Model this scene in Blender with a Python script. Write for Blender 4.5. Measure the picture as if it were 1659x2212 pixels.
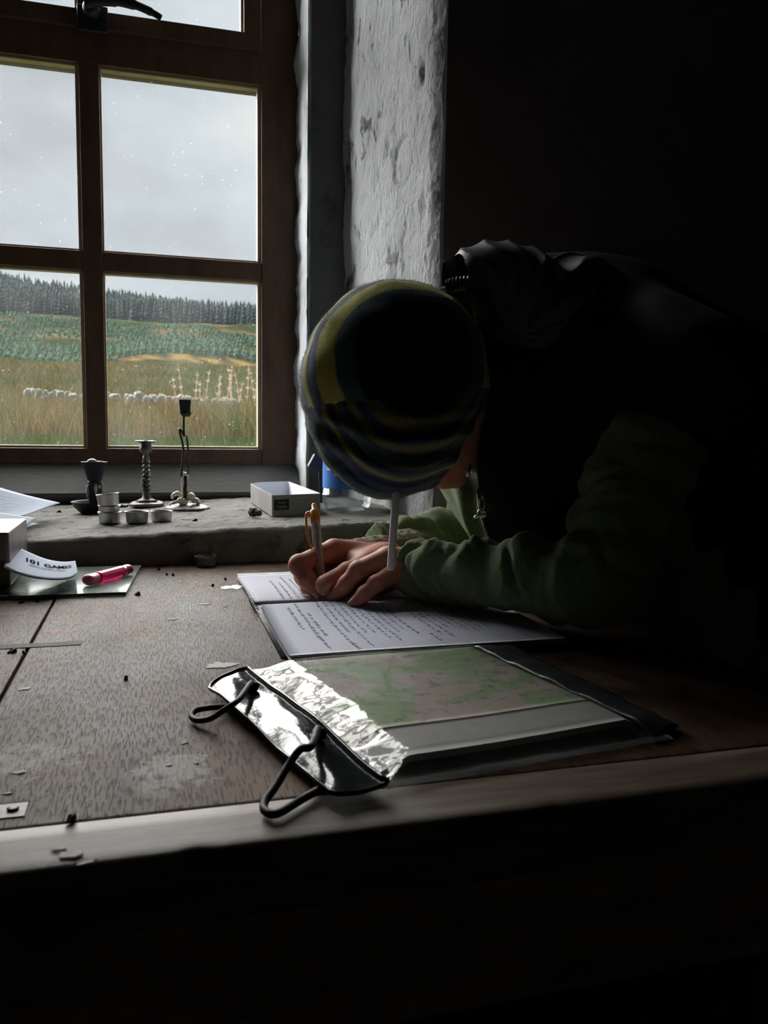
import bpy, bmesh, math, random
import numpy as np
from mathutils import Vector, Matrix, noise
random.seed(7); rng = np.random.default_rng(7)
for o in list(bpy.data.objects): bpy.data.objects.remove(o)
SC = bpy.context.scene; COL = SC.collection

# ------------------------------------------------------------------ camera
F = 1760.0; EYE = Vector((0, 0, .985)); YAW, PITCH, ROLL = map(math.radians, (15.9, 5.95, .85))
fw = Vector((math.sin(YAW)*math.cos(PITCH), math.cos(YAW)*math.cos(PITCH), -math.sin(PITCH)))
r0 = Vector((math.cos(YAW), -math.sin(YAW), 0)); u0 = r0.cross(fw)
rt = r0*math.cos(ROLL) + u0*math.sin(ROLL); up = -r0*math.sin(ROLL) + u0*math.cos(ROLL)
cam = bpy.data.cameras.new('camera'); camo = bpy.data.objects.new('camera', cam); COL.objects.link(camo)
camo.matrix_world = Matrix(((rt.x, up.x, -fw.x, EYE.x), (rt.y, up.y, -fw.y, EYE.y), (rt.z, up.z, -fw.z, EYE.z), (0, 0, 0, 1)))
cam.sensor_fit = 'HORIZONTAL'; cam.sensor_width = 27; cam.lens = F/1659*27
cam.clip_start = .02; cam.clip_end = 2000
cam.dof.use_dof = True; cam.dof.focus_distance = 1.12; cam.dof.aperture_fstop = 15
SC.camera = camo

# ------------------------------------------------------------------ sky, sun, exposure
w = bpy.data.worlds.new('sky'); SC.world = w; w.use_nodes = True
nt = w.node_tree; nt.nodes.clear()
def N(nt, t, **k):
    n = nt.nodes.new(t)
    for a, b in k.items():
        if a.startswith('i_'): n.inputs[a[2:].replace('_', ' ')].default_value = b
        else: setattr(n, a, b)
    return n
tc = N(nt, 'ShaderNodeTexCoord'); mp = N(nt, 'ShaderNodeMapping'); mp.inputs['Scale'].default_value = (1.6, 1.6, 4.2); mp.inputs['Location'].default_value = (.3, 0, .35)
no = N(nt, 'ShaderNodeTexNoise', i_Scale=1.7, i_Detail=3.5, i_Roughness=.5)
cr = N(nt, 'ShaderNodeValToRGB'); e = cr.color_ramp.elements
e[0].position = .33; e[0].color = (.53, .57, .61, 1); e[1].position = .7; e[1].color = (.84, .86, .85, 1)
m_ = cr.color_ramp.elements.new(.5); m_.color = (.64, .71, .765, 1)
bg = N(nt, 'ShaderNodeBackground', i_Strength=1.0); wo = N(nt, 'ShaderNodeOutputWorld')
for a, b in ((tc.outputs['Generated'], mp.inputs[0]), (mp.outputs[0], no.inputs['Vector']), (no.outputs['Fac'], cr.inputs[0]), (cr.outputs[0], bg.inputs[0]), (bg.outputs[0], wo.inputs[0])):
    nt.links.new(a, b)
sun = bpy.data.lights.new('veiled_sun', 'SUN'); sun.energy = 31.0; sun.angle = math.radians(96); sun.color = (1, .985, .96)
suno = bpy.data.objects.new('veiled_sun', sun); COL.objects.link(suno)
suno.rotation_euler = Vector((.50, -1, -.44)).to_track_quat('-Z', 'Y').to_euler(); suno.location = (-2, 8, 6)
SC.view_settings.view_transform = 'Standard'; SC.view_settings.look = 'None'
SC.view_settings.exposure = 0; SC.view_settings.gamma = 1; SC.view_settings.use_curve_mapping = False
por = bpy.data.lights.new('window_portal', 'AREA'); por.shape = 'RECTANGLE'; por.size = .96; por.size_y = 1.5
poro = bpy.data.objects.new('window_portal', por); COL.objects.link(poro); poro.location = (-.13, 2.2, 1.66); poro.rotation_euler = (math.radians(-90), 0, 0)
por.cycles.is_portal = True

# ------------------------------------------------------------------ helpers
def ray(px, py): return fw + rt*((px-829.5)/F) - up*((py-1106)/F)
def PZ(px, py, z=.75): d = ray(px, py); return EYE + d*((z-EYE.z)/d.z)
def PY(px, py, y): d = ray(px, py); return EYE + d*((y-EYE.y)/d.y)
def PX(px, py, x): d = ray(px, py); return EYE + d*((x-EYE.x)/d.x)

def tag(o, label=None, cat=None, group=None, kind=None):
    if label: o['label'] = label
    if cat: o['category'] = cat
    if group: o['group'] = group
    if kind: o['kind'] = kind
    return o
def empty(name, loc=(0, 0, 0), label=None, cat=None, group=None, kind=None, rz=0):
    o = bpy.data.objects.new(name, None); COL.objects.link(o); o.location = loc; o.rotation_euler = (0, 0, rz)
    o.empty_display_size = .05
    return tag(o, label, cat, group, kind)
def link(name, me, mat=None, parent=None, smooth=True):
    o = bpy.data.objects.new(name, me); COL.objects.link(o)
    if mat: me.materials.append(mat)
    if smooth: me.polygons.foreach_set('use_smooth', [True]*len(me.polygons))
    if parent:
        o.parent = parent
    return o
def setw(o, parent):  # parent, keeping world coordinates baked in the mesh
    bpy.context.view_layer.update(); o.parent = parent; o.matrix_parent_inverse = parent.matrix_world.inverted(); return o
def mesh(name, V, Fc):
    me = bpy.data.meshes.new(name); me.from_pydata([tuple(v) for v in V], [], [tuple(f) for f in Fc]); me.update(); return me
def bmo(name, bm, mat, parent=None, smooth=False, world=True):
    bmesh.ops.recalc_face_normals(bm, faces=bm.faces[:])
    me = bpy.data.meshes.new(name); bm.to_mesh(me); bm.free()
    o = link(name, me, mat, None, smooth)
    if parent is not None:
        if world: setw(o, parent)
        else: o.parent = parent
    return o
def box(bm, x0, x1, y0, y1, z0, z1, M=None, bevel=0):
    vs = [bm.verts.new((x, y, z)) for x in (x0, x1) for y in (y0, y1) for z in (z0, z1)]
    fs = [bm.faces.new([vs[i] for i in q]) for q in ((0, 1, 3, 2), (4, 6, 7, 5), (0, 4, 5, 1), (2, 3, 7, 6), (0, 2, 6, 4), (1, 5, 7, 3))]
    if bevel:
        es = list({e_ for f in fs for e_ in f.edges})
        r = bmesh.ops.bevel(bm, geom=es, offset=bevel, segments=2, affect='EDGES', profile=.6)
        vs = list({v for f in r['faces'] for v in f.verts} | {v for v in vs if v.is_valid})
    if M is not None:
        for v in vs: v.co = M @ v.co
    return vs
def BX(name, mat, parent, *d, bevel=0, M=None):
    bm = bmesh.new(); box(bm, *d, bevel=bevel, M=M); return bmo(name, bm, mat, parent)
def lathe(bm, prof, seg=32, c=(0, 0, 0), M=None, cap=True):
    rings = []
    for r, z in prof:
        ring = []
        for k in range(seg):
            a = 2*math.pi*k/seg; v = Vector((r*math.cos(a), r*math.sin(a), z))
            if M is not None: v = M @ v
            ring.append(bm.verts.new(v + Vector(c)))
        rings.append(ring)
    for a, b in zip(rings, rings[1:]):
        for k in range(seg): bm.faces.new((a[k], a[(k+1) % seg], b[(k+1) % seg], b[k]))
    if cap:
        for rg in (rings[0], rings[-1]):
            bm.faces.new(rg)
    return rings
def tube(bm, pts, rad, seg=10, caps=True):
    pts = [Vector(p) for p in pts]; n = len(pts)
    rs = rad if hasattr(rad, '__len__') else [rad]*n
    prev = None; rings = []
    for i in range(n):
        t = (pts[min(i+1, n-1)] - pts[max(i-1, 0)]).normalized()
        if prev is None:
            a = Vector((0, 0, 1)) if abs(t.z) < .9 else Vector((1, 0, 0)); nrm = t.cross(a).normalized()
        else:
            nrm = (prev - t*prev.dot(t)).normalized()
        prev = nrm; b = t.cross(nrm)
        rings.append([bm.verts.new(pts[i] + (nrm*math.cos(2*math.pi*k/seg) + b*math.sin(2*math.pi*k/seg))*rs[i]) for k in range(seg)])
    for a, b in zip(rings, rings[1:]):
        for k in range(seg): bm.faces.new((a[k], a[(k+1) % seg], b[(k+1) % seg], b[k]))
    if caps: bm.faces.new(rings[0]); bm.faces.new(rings[-1])
def spline(P, n=8):
    P = [Vector(p) for p in P]; out = []
    for i in range(len(P)-1):
        a, b, c, d = P[max(i-1, 0)], P[i], P[i+1], P[min(i+2, len(P)-1)]
        for k in range(n):
            t = k/n
            out.append(.5*((2*b) + (c-a)*t + (2*a-5*b+4*c-d)*t*t + (3*b-a-3*c+d)*t**3))
    out.append(P[-1]); return out
def grid(name, nu, nv, fn, mat, parent=None, thick=0, smooth=True):
    V = [fn(i/nu, j/nv) for j in range(nv+1) for i in range(nu+1)]
    Q = [(j*(nu+1)+i, j*(nu+1)+i+1, (j+1)*(nu+1)+i+1, (j+1)*(nu+1)+i) for j in range(nv) for i in range(nu)]
    i = (nv//2)*nu+nu//2; q = [Vector(V[k]) for k in Q[i]]; nn = (q[2]-q[0]).cross(q[3]-q[1])
    if nn.z < 0 and abs(nn.z) > .5*nn.length:      # lying sheets face up
        Q = [f[::-1] for f in Q]
    if thick:
        n = len(V); V = V + [Vector(v) - Vector((0, 0, thick)) for v in V]
        Q += [(a+n, d+n, c+n, b+n) for a, b, c, d in Q]
        rim = [i for i in range(nu+1)] + [j*(nu+1)+nu for j in range(1, nv+1)] + [nv*(nu+1)+i for i in range(nu-1, -1, -1)] + [j*(nu+1) for j in range(nv-1, 0, -1)]
        for a, b in zip(rim, rim[1:]+rim[:1]): Q.append((b, a, a+n, b+n))
    o = link(name, mesh(name, V, Q), mat, None, smooth)
    if parent is not None: setw(o, parent)
    return o
def fbm(p, s=1, oct=4): return noise.fractal(Vector(p)*s, 1.0, 2.0, oct)

# numpy signed-distance modelling: union of tapered limbs, meshed with surface nets
def seg_d(Pn, a, b, ra, rb, extra=None):
    a = np.array(a, np.float32); b = np.array(b, np.float32); ab = b-a
    q = Pn-a; t = np.clip((q @ ab)/max(float(ab @ ab), 1e-9), 0, 1)
    d = np.linalg.norm(q - t[..., None]*ab, axis=-1) - (ra + (rb-ra)*t)
    if extra is not None: d = d - extra(t, q, ab)
    return d
def ell_d(Pn, c, r, M=None):
    q = Pn-np.array(c, np.float32)
    if M is not None: q = q @ np.array(M, np.float32)
    r = np.array(r, np.float32); k0 = np.linalg.norm(q/r, axis=-1); k1 = np.linalg.norm(q/(r*r), axis=-1)
    return k0*(k0-1)/np.maximum(k1, 1e-6)
def smin(a, b, k):
    h = np.clip(.5+.5*(b-a)/k, 0, 1); return b*(1-h)+a*h - k*h*(1-h)
def surf(fn, lo, hi, h):
    ax = [np.arange(lo[i], hi[i]+h, h, dtype=np.float32) for i in range(3)]
    G = np.stack(np.meshgrid(*ax, indexing='ij'), -1); D = fn(G); ins = D < 0
    nx, ny, nz = D.shape; cx = (nx-1, ny-1, nz-1)
    cnt = np.zeros(cx, np.float32); S = np.zeros(cx+(3,), np.float32)
    for axis in range(3):
        sa = [slice(None)]*3; sb = [slice(None)]*3; sa[axis] = slice(0, -1); sb[axis] = slice(1, None)
        A, B = D[tuple(sa)], D[tuple(sb)]; cross = (A < 0) != (B < 0)
        t = np.where(cross, A/np.where(cross, A-B, 1), 0)
        pos = G[tuple(sa)].copy(); pos[..., axis] += t*h; pos *= cross[..., None]
        o1, o2 = [i for i in range(3) if i != axis]
        for da in (0, 1):
            for db in (0, 1):
                sl = [slice(None)]*3
                sl[o1] = slice(da, cross.shape[o1]-1+da); sl[o2] = slice(db, cross.shape[o2]-1+db)
                cnt += cross[tuple(sl)]; S += pos[tuple(sl)]
    m = cnt > 0; idx = -np.ones(cx, np.int64); idx[m] = np.arange(m.sum()); V = S[m]/cnt[m][:, None]
    quads = []
    for axis in range(3):
        sa = [slice(None)]*3; sb = [slice(None)]*3; sa[axis] = slice(0, -1); sb[axis] = slice(1, None)
        A, B = ins[tuple(sa)], ins[tuple(sb)]; o1, o2 = [(1, 2), (2, 0), (0, 1)][axis]
        cr_ = A != B
        I = np.argwhere(cr_); ok = (I[:, o1] > 0) & (I[:, o2] > 0) & (I[:, o1] < D.shape[o1]-1) & (I[:, o2] < D.shape[o2]-1); I = I[ok]
        def at(d1, d2):
            J = I.copy(); J[:, o1] -= d1; J[:, o2] -= d2; return idx[J[:, 0], J[:, 1], J[:, 2]]
        q = np.stack([at(1, 1), at(0, 1), at(0, 0), at(1, 0)], -1)
        fl = ~A[tuple(I.T)]; q[fl] = q[fl][:, ::-1]; quads.append(q)
    Q = np.concatenate(quads); Q = Q[(Q >= 0).all(1)]
    return V, Q
def npmesh(name, V, Q, mat, parent=None, smooth=True):
    me = bpy.data.meshes.new(name); me.vertices.add(len(V)); me.vertices.foreach_set('co', np.asarray(V, np.float32).ravel())
    k = Q.shape[1]; me.loops.add(len(Q)*k); me.loops.foreach_set('vertex_index', Q.astype(np.int32).ravel())
    me.polygons.add(len(Q)); me.polygons.foreach_set('loop_start', np.arange(0, len(Q)*k, k, dtype=np.int32))
    try: me.polygons.foreach_set('loop_total', np.full(len(Q), k, np.int32))
    except Exception: pass
    me.update(calc_edges=True); me.validate()
    o = link(name, me, mat, None, smooth)
    if parent is not None: setw(o, parent)
    return o
def vcol(o, cols, name='tint'):
    a = o.data.color_attributes.new(name, 'FLOAT_COLOR', 'POINT'); c = np.ones((len(o.data.vertices), 4), np.float32); c[:, :3] = cols
    a.data.foreach_set('color', c.ravel())

# ------------------------------------------------------------------ materials
def M(name, col=(.5, .5, .5), rough=.7, metal=0, spec=.4, noise_=None, bump=None, sheen=0, col2=None, scale=20, attr=None, stretch=None):
    m = bpy.data.materials.new(name); m.use_nodes = True; t = m.node_tree; b = t.nodes['Principled BSDF']
    b.inputs['Base Color'].default_value = (*col, 1); b.inputs['Roughness'].default_value = rough; b.inputs['Metallic'].default_value = metal
    b.inputs['Specular IOR Level'].default_value = spec
    if sheen: b.inputs['Sheen Weight'].default_value = sheen; b.inputs['Sheen Roughness'].default_value = .4
    co = N(t, 'ShaderNodeTexCoord').outputs['Object']
    if stretch:
        mm = N(t, 'ShaderNodeMapping'); mm.inputs['Scale'].default_value = stretch; t.links.new(co, mm.inputs[0]); co = mm.outputs[0]
    if col2:
        n = N(t, 'ShaderNodeTexNoise', i_Scale=scale, i_Detail=6, i_Roughness=.65); t.links.new(co, n.inputs['Vector'])
        r = N(t, 'ShaderNodeValToRGB'); r.color_ramp.elements[0].position = .35; r.color_ramp.elements[1].position = .65
        r.color_ramp.elements[0].color = (*col, 1); r.color_ramp.elements[1].color = (*col2, 1)
        t.links.new(n.outputs['Fac'], r.inputs[0]); t.links.new(r.outputs[0], b.inputs['Base Color'])
    if attr:
        a = N(t, 'ShaderNodeAttribute', attribute_name=attr); t.links.new(a.outputs['Color'], b.inputs['Base Color'])
    if bump:
        sc, st, dist = bump
        n = N(t, 'ShaderNodeTexNoise', i_Scale=sc, i_Detail=5, i_Roughness=.6); t.links.new(co, n.inputs['Vector'])
        bp = N(t, 'ShaderNodeBump', i_Strength=st, i_Distance=dist); t.links.new(n.outputs['Fac'], bp.inputs['Height']); t.links.new(bp.outputs[0], b.inputs['Normal'])
    return m
def nodes(m): return m.node_tree, m.node_tree.nodes['Principled BSDF']

def wood_top():
    # weathered oak: grain along y, pores, stains, wax and grime
    m = M('weathered_oak', rough=.6, spec=.10); t, b = nodes(m); L = t.links.new
    co = N(t, 'ShaderNodeTexCoord').outputs['Object']
    g = N(t, 'ShaderNodeMapping'); g.inputs['Scale'].default_value = (640, 62, 60); L(co, g.inputs[0])
    n1 = N(t, 'ShaderNodeTexNoise', i_Scale=1, i_Detail=2, i_Roughness=.5, i_Distortion=.15); L(g.outputs[0], n1.inputs['Vector'])
    g2 = N(t, 'ShaderNodeMapping'); g2.inputs['Scale'].default_value = (30, 4, 8); L(co, g2.inputs[0])
    n2 = N(t, 'ShaderNodeTexNoise', i_Scale=1, i_Detail=6, i_Roughness=.6, i_Distortion=1.2); L(g2.outputs[0], n2.inputs['Vector'])
    n3 = N(t, 'ShaderNodeTexNoise', i_Scale=9, i_Detail=7, i_Roughness=.7); L(co, n3.inputs['Vector'])
    n4 = N(t, 'ShaderNodeTexNoise', i_Scale=26, i_Detail=6, i_Roughness=.7); L(co, n4.inputs['Vector'])
    base = N(t, 'ShaderNodeValToRGB'); e = base.color_ramp.elements; e[0].position = .3; e[0].color = (.062, .033, .019, 1); e[1].position = .7; e[1].color = (.195, .120, .075, 1); L(n2.outputs['Fac'], base.inputs[0])
    st = N(t, 'ShaderNodeValToRGB'); e = st.color_ramp.elements; e[0].position = .38; e[0].color = (.26, .22, .19, 1); e[1].position = .60; e[1].color = (1, 1, 1, 1); L(n3.outputs['Fac'], st.inputs[0])
    mx = N(t, 'ShaderNodeMix', data_type='RGBA', blend_type='MULTIPLY'); mx.inputs[0].default_value = 1; L(base.outputs[0], mx.inputs[6]); L(st.outputs[0], mx.inputs[7])
    pr = N(t, 'ShaderNodeValToRGB'); e = pr.color_ramp.elements; e[0].position = .36; e[0].color = (.22, .18, .15, 1); e[1].position = .46; e[1].color = (1, 1, 1, 1); L(n1.outputs['Fac'], pr.inputs[0])
    mx2 = N(t, 'ShaderNodeMix', data_type='RGBA', blend_type='MULTIPLY'); mx2.inputs[0].default_value = .65; L(mx.outputs[2], mx2.inputs[6]); L(pr.outputs[0], mx2.inputs[7])
    wx = N(t, 'ShaderNodeValToRGB'); e = wx.color_ramp.elements; e[0].position = .55; e[0].color = (0, 0, 0, 1); e[1].position = .72; e[1].color = (1, 1, 1, 1); L(n4.outputs['Fac'], wx.inputs[0])
    wm = N(t, 'ShaderNodeMath', operation='MULTIPLY'); wm.inputs[1].default_value = .32; L(wx.outputs[0], wm.inputs[0])
    mx3 = N(t, 'ShaderNodeMix', data_type='RGBA'); L(wm.outputs[0], mx3.inputs[0]); L(mx2.outputs[2], mx3.inputs[6]); mx3.inputs[7].default_value = (.20, .185, .165, 1)
    last = mx3.outputs[2]
    n5 = N(t, 'ShaderNodeTexNoise', i_Scale=3.4, i_Detail=4, i_Roughness=.55); L(co, n5.inputs['Vector'])
    r5 = N(t, 'ShaderNodeValToRGB'); e = r5.color_ramp.elements; e[0].position = .36; e[0].color = (.50, .44, .40, 1); e[1].position = .60; e[1].color = (1.0, .98, .95, 1); L(n5.outputs['Fac'], r5.inputs[0])
    mx5 = N(t, 'ShaderNodeMix', data_type='RGBA', blend_type='MULTIPLY'); mx5.inputs[0].default_value = .85; L(last, mx5.inputs[6]); L(r5.outputs[0], mx5.inputs[7]); last = mx5.outputs[2]
    n6 = N(t, 'ShaderNodeTexNoise', i_Scale=70, i_Detail=5, i_Roughness=.7); L(co, n6.inputs['Vector'])
    # old ink spill, grey smudge, candle-wax rings and an oily brown area: stains with their own place on the board
    for (px, py, rad, col, lo_, hi_) in ((130, 1362, .030, (.16, .035, .045), .50, .60), (205, 1335, .022, (.17, .045, .055), .52, .62), (225, 1378, .026, (.06, .055, .05), .44, .62), (385, 1660, .045, (.34, .32, .30), .46, .60), (345, 1700, .030, (.30, .29, .28), .48, .60), (440, 1400, .09, (.055, .032, .02), .40, .70), (60, 1640, .06, (.27, .25, .21), .48, .62), (190, 1760, .07, (.09, .065, .03), .42, .66), (565, 1400, .04, (.03, .018, .012), .45, .62)):
        P_ = PZ(px, py); dv = N(t, 'ShaderNodeVectorMath', operation='DISTANCE'); dv.inputs[1].default_value = P_; L(co, dv.inputs[0])
        mr = N(t, 'ShaderNodeMapRange'); mr.inputs['From Min'].default_value = rad*.35; mr.inputs['From Max'].default_value = rad; mr.inputs['To Min'].default_value = .16; mr.inputs['To Max'].default_value = -.16; L(dv.outputs['Value'], mr.inputs[0])
        ad = N(t, 'ShaderNodeMath', operation='ADD'); L(n6.outputs['Fac'], ad.inputs[0]); L(mr.outputs[0], ad.inputs[1])
        m6 = N(t, 'ShaderNodeMapRange'); m6.inputs['From Min'].default_value = lo_+.06; m6.inputs['From Max'].default_value = hi_+.06; m6.inputs['To Max'].default_value = .8; L(ad.outputs[0], m6.inputs[0])
        mc_ = N(t, 'ShaderNodeMix', data_type='RGBA'); L(m6.outputs[0], mc_.inputs[0]); L(last, mc_.inputs[6]); mc_.inputs[7].default_value = (*col, 1); last = mc_.outputs[2]
    L(last, b.inputs['Base Color'])
    rr = N(t, 'ShaderNodeMapRange'); rr.inputs['To Min'].default_value = .45; rr.inputs['To Max'].default_value = .75; L(n3.outputs['Fac'], rr.inputs[0]); L(rr.outputs[0], b.inputs['Roughness'])
    hm = N(t, 'ShaderNodeMath', operation='MULTIPLY_ADD'); hm.inputs[1].default_value = .35; L(n4.outputs['Fac'], hm.inputs[0]); L(pr.outputs[0], hm.inputs[2])
    bp = N(t, 'ShaderNodeBump', i_Strength=.6, i_Distance=.0009); L(hm.outputs[0], bp.inputs['Height']); L(bp.outputs[0], b.inputs['Normal'])
    return m
def plaster(name, c1, c2, c3, sc=1, bumpd=.006):
    m = M(name, rough=.85, spec=.25); t, b = nodes(m); L = t.links.new
    co = N(t, 'ShaderNodeTexCoord').outputs['Object']
    g = N(t, 'ShaderNodeMapping'); g.inputs['Scale'].default_value = (1, 1, .62); L(co, g.inputs[0])
    n1 = N(t, 'ShaderNodeTexNoise', i_Scale=95*sc, i_Detail=6, i_Roughness=.6, i_Distortion=.8); L(g.outputs[0], n1.inputs['Vector'])
    n2 = N(t, 'ShaderNodeTexNoise', i_Scale=16*sc, i_Detail=8, i_Roughness=.72, i_Distortion=.4); L(g.outputs[0], n2.inputs['Vector'])
    n3 = N(t, 'ShaderNodeTexNoise', i_Scale=4*sc, i_Detail=5, i_Roughness=.6); L(g.outputs[0], n3.inputs['Vector'])
    r1 = N(t, 'ShaderNodeValToRGB'); e = r1.color_ramp.elements; e[0].position = .38; e[0].color = (*c2, 1); e[1].position = .62; e[1].color = (*c1, 1); L(n3.outputs['Fac'], r1.inputs[0])
    r2 = N(t, 'ShaderNodeValToRGB'); e = r2.color_ramp.elements; e[0].position = .33; e[0].color = (*c3, 1); e[1].position = .42; e[1].color = (1, 1, 1, 1); L(n2.outputs['Fac'], r2.inputs[0])
    mx = N(t, 'ShaderNodeMix', data_type='RGBA', blend_type='MULTIPLY'); mx.inputs[0].default_value = 1; L(r1.outputs[0], mx.inputs[6]); L(r2.outputs[0], mx.inputs[7]); L(mx.outputs[2], b.inputs['Base Color'])
    h = N(t, 'ShaderNodeMath', operation='MULTIPLY_ADD'); h.inputs[1].default_value = .8; L(n1.outputs['Fac'], h.inputs[0]); L(r2.outputs[0], h.inputs[2])
    bp = N(t, 'ShaderNodeBump', i_Strength=.9, i_Distance=bumpd); L(h.outputs[0], bp.inputs['Height']); L(bp.outputs[0], b.inputs['Normal'])
    return m

MT = dict(
    oak=wood_top(),
    oakedge=M('oak_edge', (.12, .075, .045), .6, col2=(.26, .2, .15), scale=6, stretch=(2, 20, 20), bump=(60, .4, .002)),
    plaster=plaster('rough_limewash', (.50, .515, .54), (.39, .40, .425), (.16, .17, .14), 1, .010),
    return_=plaster('shaded_render', (.10, .104, .106), (.068, .072, .070), (.6, .6, .6), .6, .002),  # darker than the reveal: shade of the room-facing side put into the colour
    white=plaster('white_plaster_edge', (.74, .78, .84), (.6, .64, .7), (.7, .7, .7), 1.2, .003),
    sill=plaster('worn_sill_cement', (.25, .24, .22), (.175, .168, .15), (.3, .27, .23), 1.6, .008),
    room=M('soot_dark_plaster', (.24, .24, .25), .95, spec=.1, col2=(.17, .165, .165), scale=4, bump=(40, .5, .004)),
    floor=M('dark_flagstone', (.09, .085, .08), .85),
    frame=M('brown_stained_wood', (.07, .038, .023), .55, spec=.3, col2=(.11, .066, .038), scale=3, stretch=(8, 8, 2), bump=(80, .2, .001)),
    bead=M('lit_glazing_bead', (.46, .36, .25), .7, col2=(.32, .25, .17), scale=12),  # paler than the frame: daylight on the edges painted into the colour
    board=M('grey_dusty_board', (.075, .075, .075), .7, col2=(.12, .118, .118), scale=10, stretch=(3, 18, 18), bump=(70, .5, .002)),
    iron=M('black_iron', (.035, .035, .038), .5, metal=.6, bump=(120, .3, .001)),
    dull=M('dull_pewter', (.17, .155, .14), .5, metal=.5, col2=(.06, .05, .045), scale=30, bump=(120, .3, .001)),
    enamel=M('dark_blue_enamel', (.012, .016, .035), .55, spec=.25, col2=(.02, .02, .03), scale=20),
    wax=M('cream_wax', (.66, .62, .50), .45, spec=.5, bump=(60, .3, .002)),
    waxg=M('grey_wax', (.42, .41, .38), .5, spec=.5, bump=(60, .4, .002)),
    alu=M('tealight_aluminium', (.50, .50, .52), .38, metal=1, bump=(90, .15, .001)),
    paper=M('white_paper', (.29, .34, .43), .8, spec=.15, bump=(8, .1, .001)),
    page=M('notebook_page', (.54, .55, .65), .75, spec=.3),
    ink=M('black_ink', (.03, .035, .06), 1, spec=0), blueink=M('blue_ink', (.07, .12, .34), 1, spec=0),
    rule=M('faint_rule', (.50, .52, .62), .8),
    black=M('black_print', (.02, .025, .045), 1, spec=0),
    grey=M('grey_print', (.42, .44, .5), 1, spec=0),
    cover=M('notebook_cover', (.20, .20, .19), .6, col2=(.45, .45, .43), scale=40),
    card=M('worn_grey_card', (.32, .31, .295), .7, col2=(.26, .245, .23), scale=12),
    cardin=M('white_card_lining', (.72, .74, .80), .7),
    logo=M('dark_label', (.035, .037, .05), .8, spec=.1), lite=M('pale_print', (.36, .37, .40), .6),
    rust=M('rusty_steel', (.06, .042, .034), .7, metal=.3, col2=(.15, .09, .06), scale=80, bump=(200, .5, .001)),
    blue=M('blue_label', (.02, .19, .62), .45, spec=.5), labelw=M('label_white', (.72, .74, .76), .5),
    orange=M('orange_plastic', (.80, .31, .03), .35, spec=.5),
    refill=M('dark_refill', (.03, .02, .02), .4), refillr=M('red_refill', (.5, .06, .04), .4),
    rod=M('ivory_rod', (.85, .77, .72), .5, spec=.4),
    skin=M('skin', (.52, .22, .155), .55, spec=.25, col2=(.44, .155, .105), scale=28, bump=(220, .25, .0012)),
    nail=M('nail', (.52, .26, .22), .3, spec=.5),
    fleece=M('green_fleece', (.21, .27, .135), .95, spec=.1, sheen=.4, col2=(.15, .205, .095), scale=160, bump=(420, .9, .003)),
    vest=M('black_vest', (.012, .012, .014), .85, spec=.15, bump=(60, .3, .003)),
    nylon=M('charcoal_nylon', (.085, .078, .088), .5, spec=.35, bump=(30, .3, .003)),
    lining=M('oatmeal_fleece', (.34, .30, .23), .95, spec=.1, sheen=.3, bump=(260, .9, .004)),
    trousers=M('black_trousers', (.012, .012, .014), .9),
    metal=M('zip_metal', (.62, .56, .50), .35, metal=.9),
    cord=M('black_cord', (.012, .012, .013), .6, bump=(300, .6, .001)),
    pvc=M('glossy_black_pvc', (.016, .02, .022), .13, spec=.22, bump=(22, .25, .004)),
    crumb=M('dark_crumb', (.02, .016, .014), .8), flake=M('pale_flake', (.42, .41, .39), .7), ocrumb=M('brown_crumb', (.28, .15, .06), .8),
    hinge=M('grey_iron_plate', (.16, .16, .155), .55, metal=.5, col2=(.09, .085, .08), scale=40, bump=(100, .4, .001)),
    stool=M('dark_stool_wood', (.06, .035, .02), .7),
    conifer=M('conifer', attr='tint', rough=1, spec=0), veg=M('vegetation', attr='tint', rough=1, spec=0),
    stone=M('lichen_stone', (.34, .35, .335), .9, col2=(.15, .16, .14), scale=9, bump=(12, .8, .03)),
    post=M('weathered_post', (.30, .29, .27), .9, col2=(.2, .2, .18), scale=10),
    pink=M('pink_plastic', (1.0, .02, .28), .15, spec=.6),
    red=M('dark_pink_button', (.35, .005, .05), .3),
)
for k in ('pink',):
    b = MT[k].node_tree.nodes['Principled BSDF']; b.inputs['Transmission Weight'].default_value = .35
b = MT['skin'].node_tree.nodes['Principled BSDF']; b.inputs['Subsurface Weight'].default_value = .08; b.inputs['Subsurface Radius'].default_value = (.012, .004, .002); b.inputs['Subsurface Scale'].default_value = .6

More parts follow.
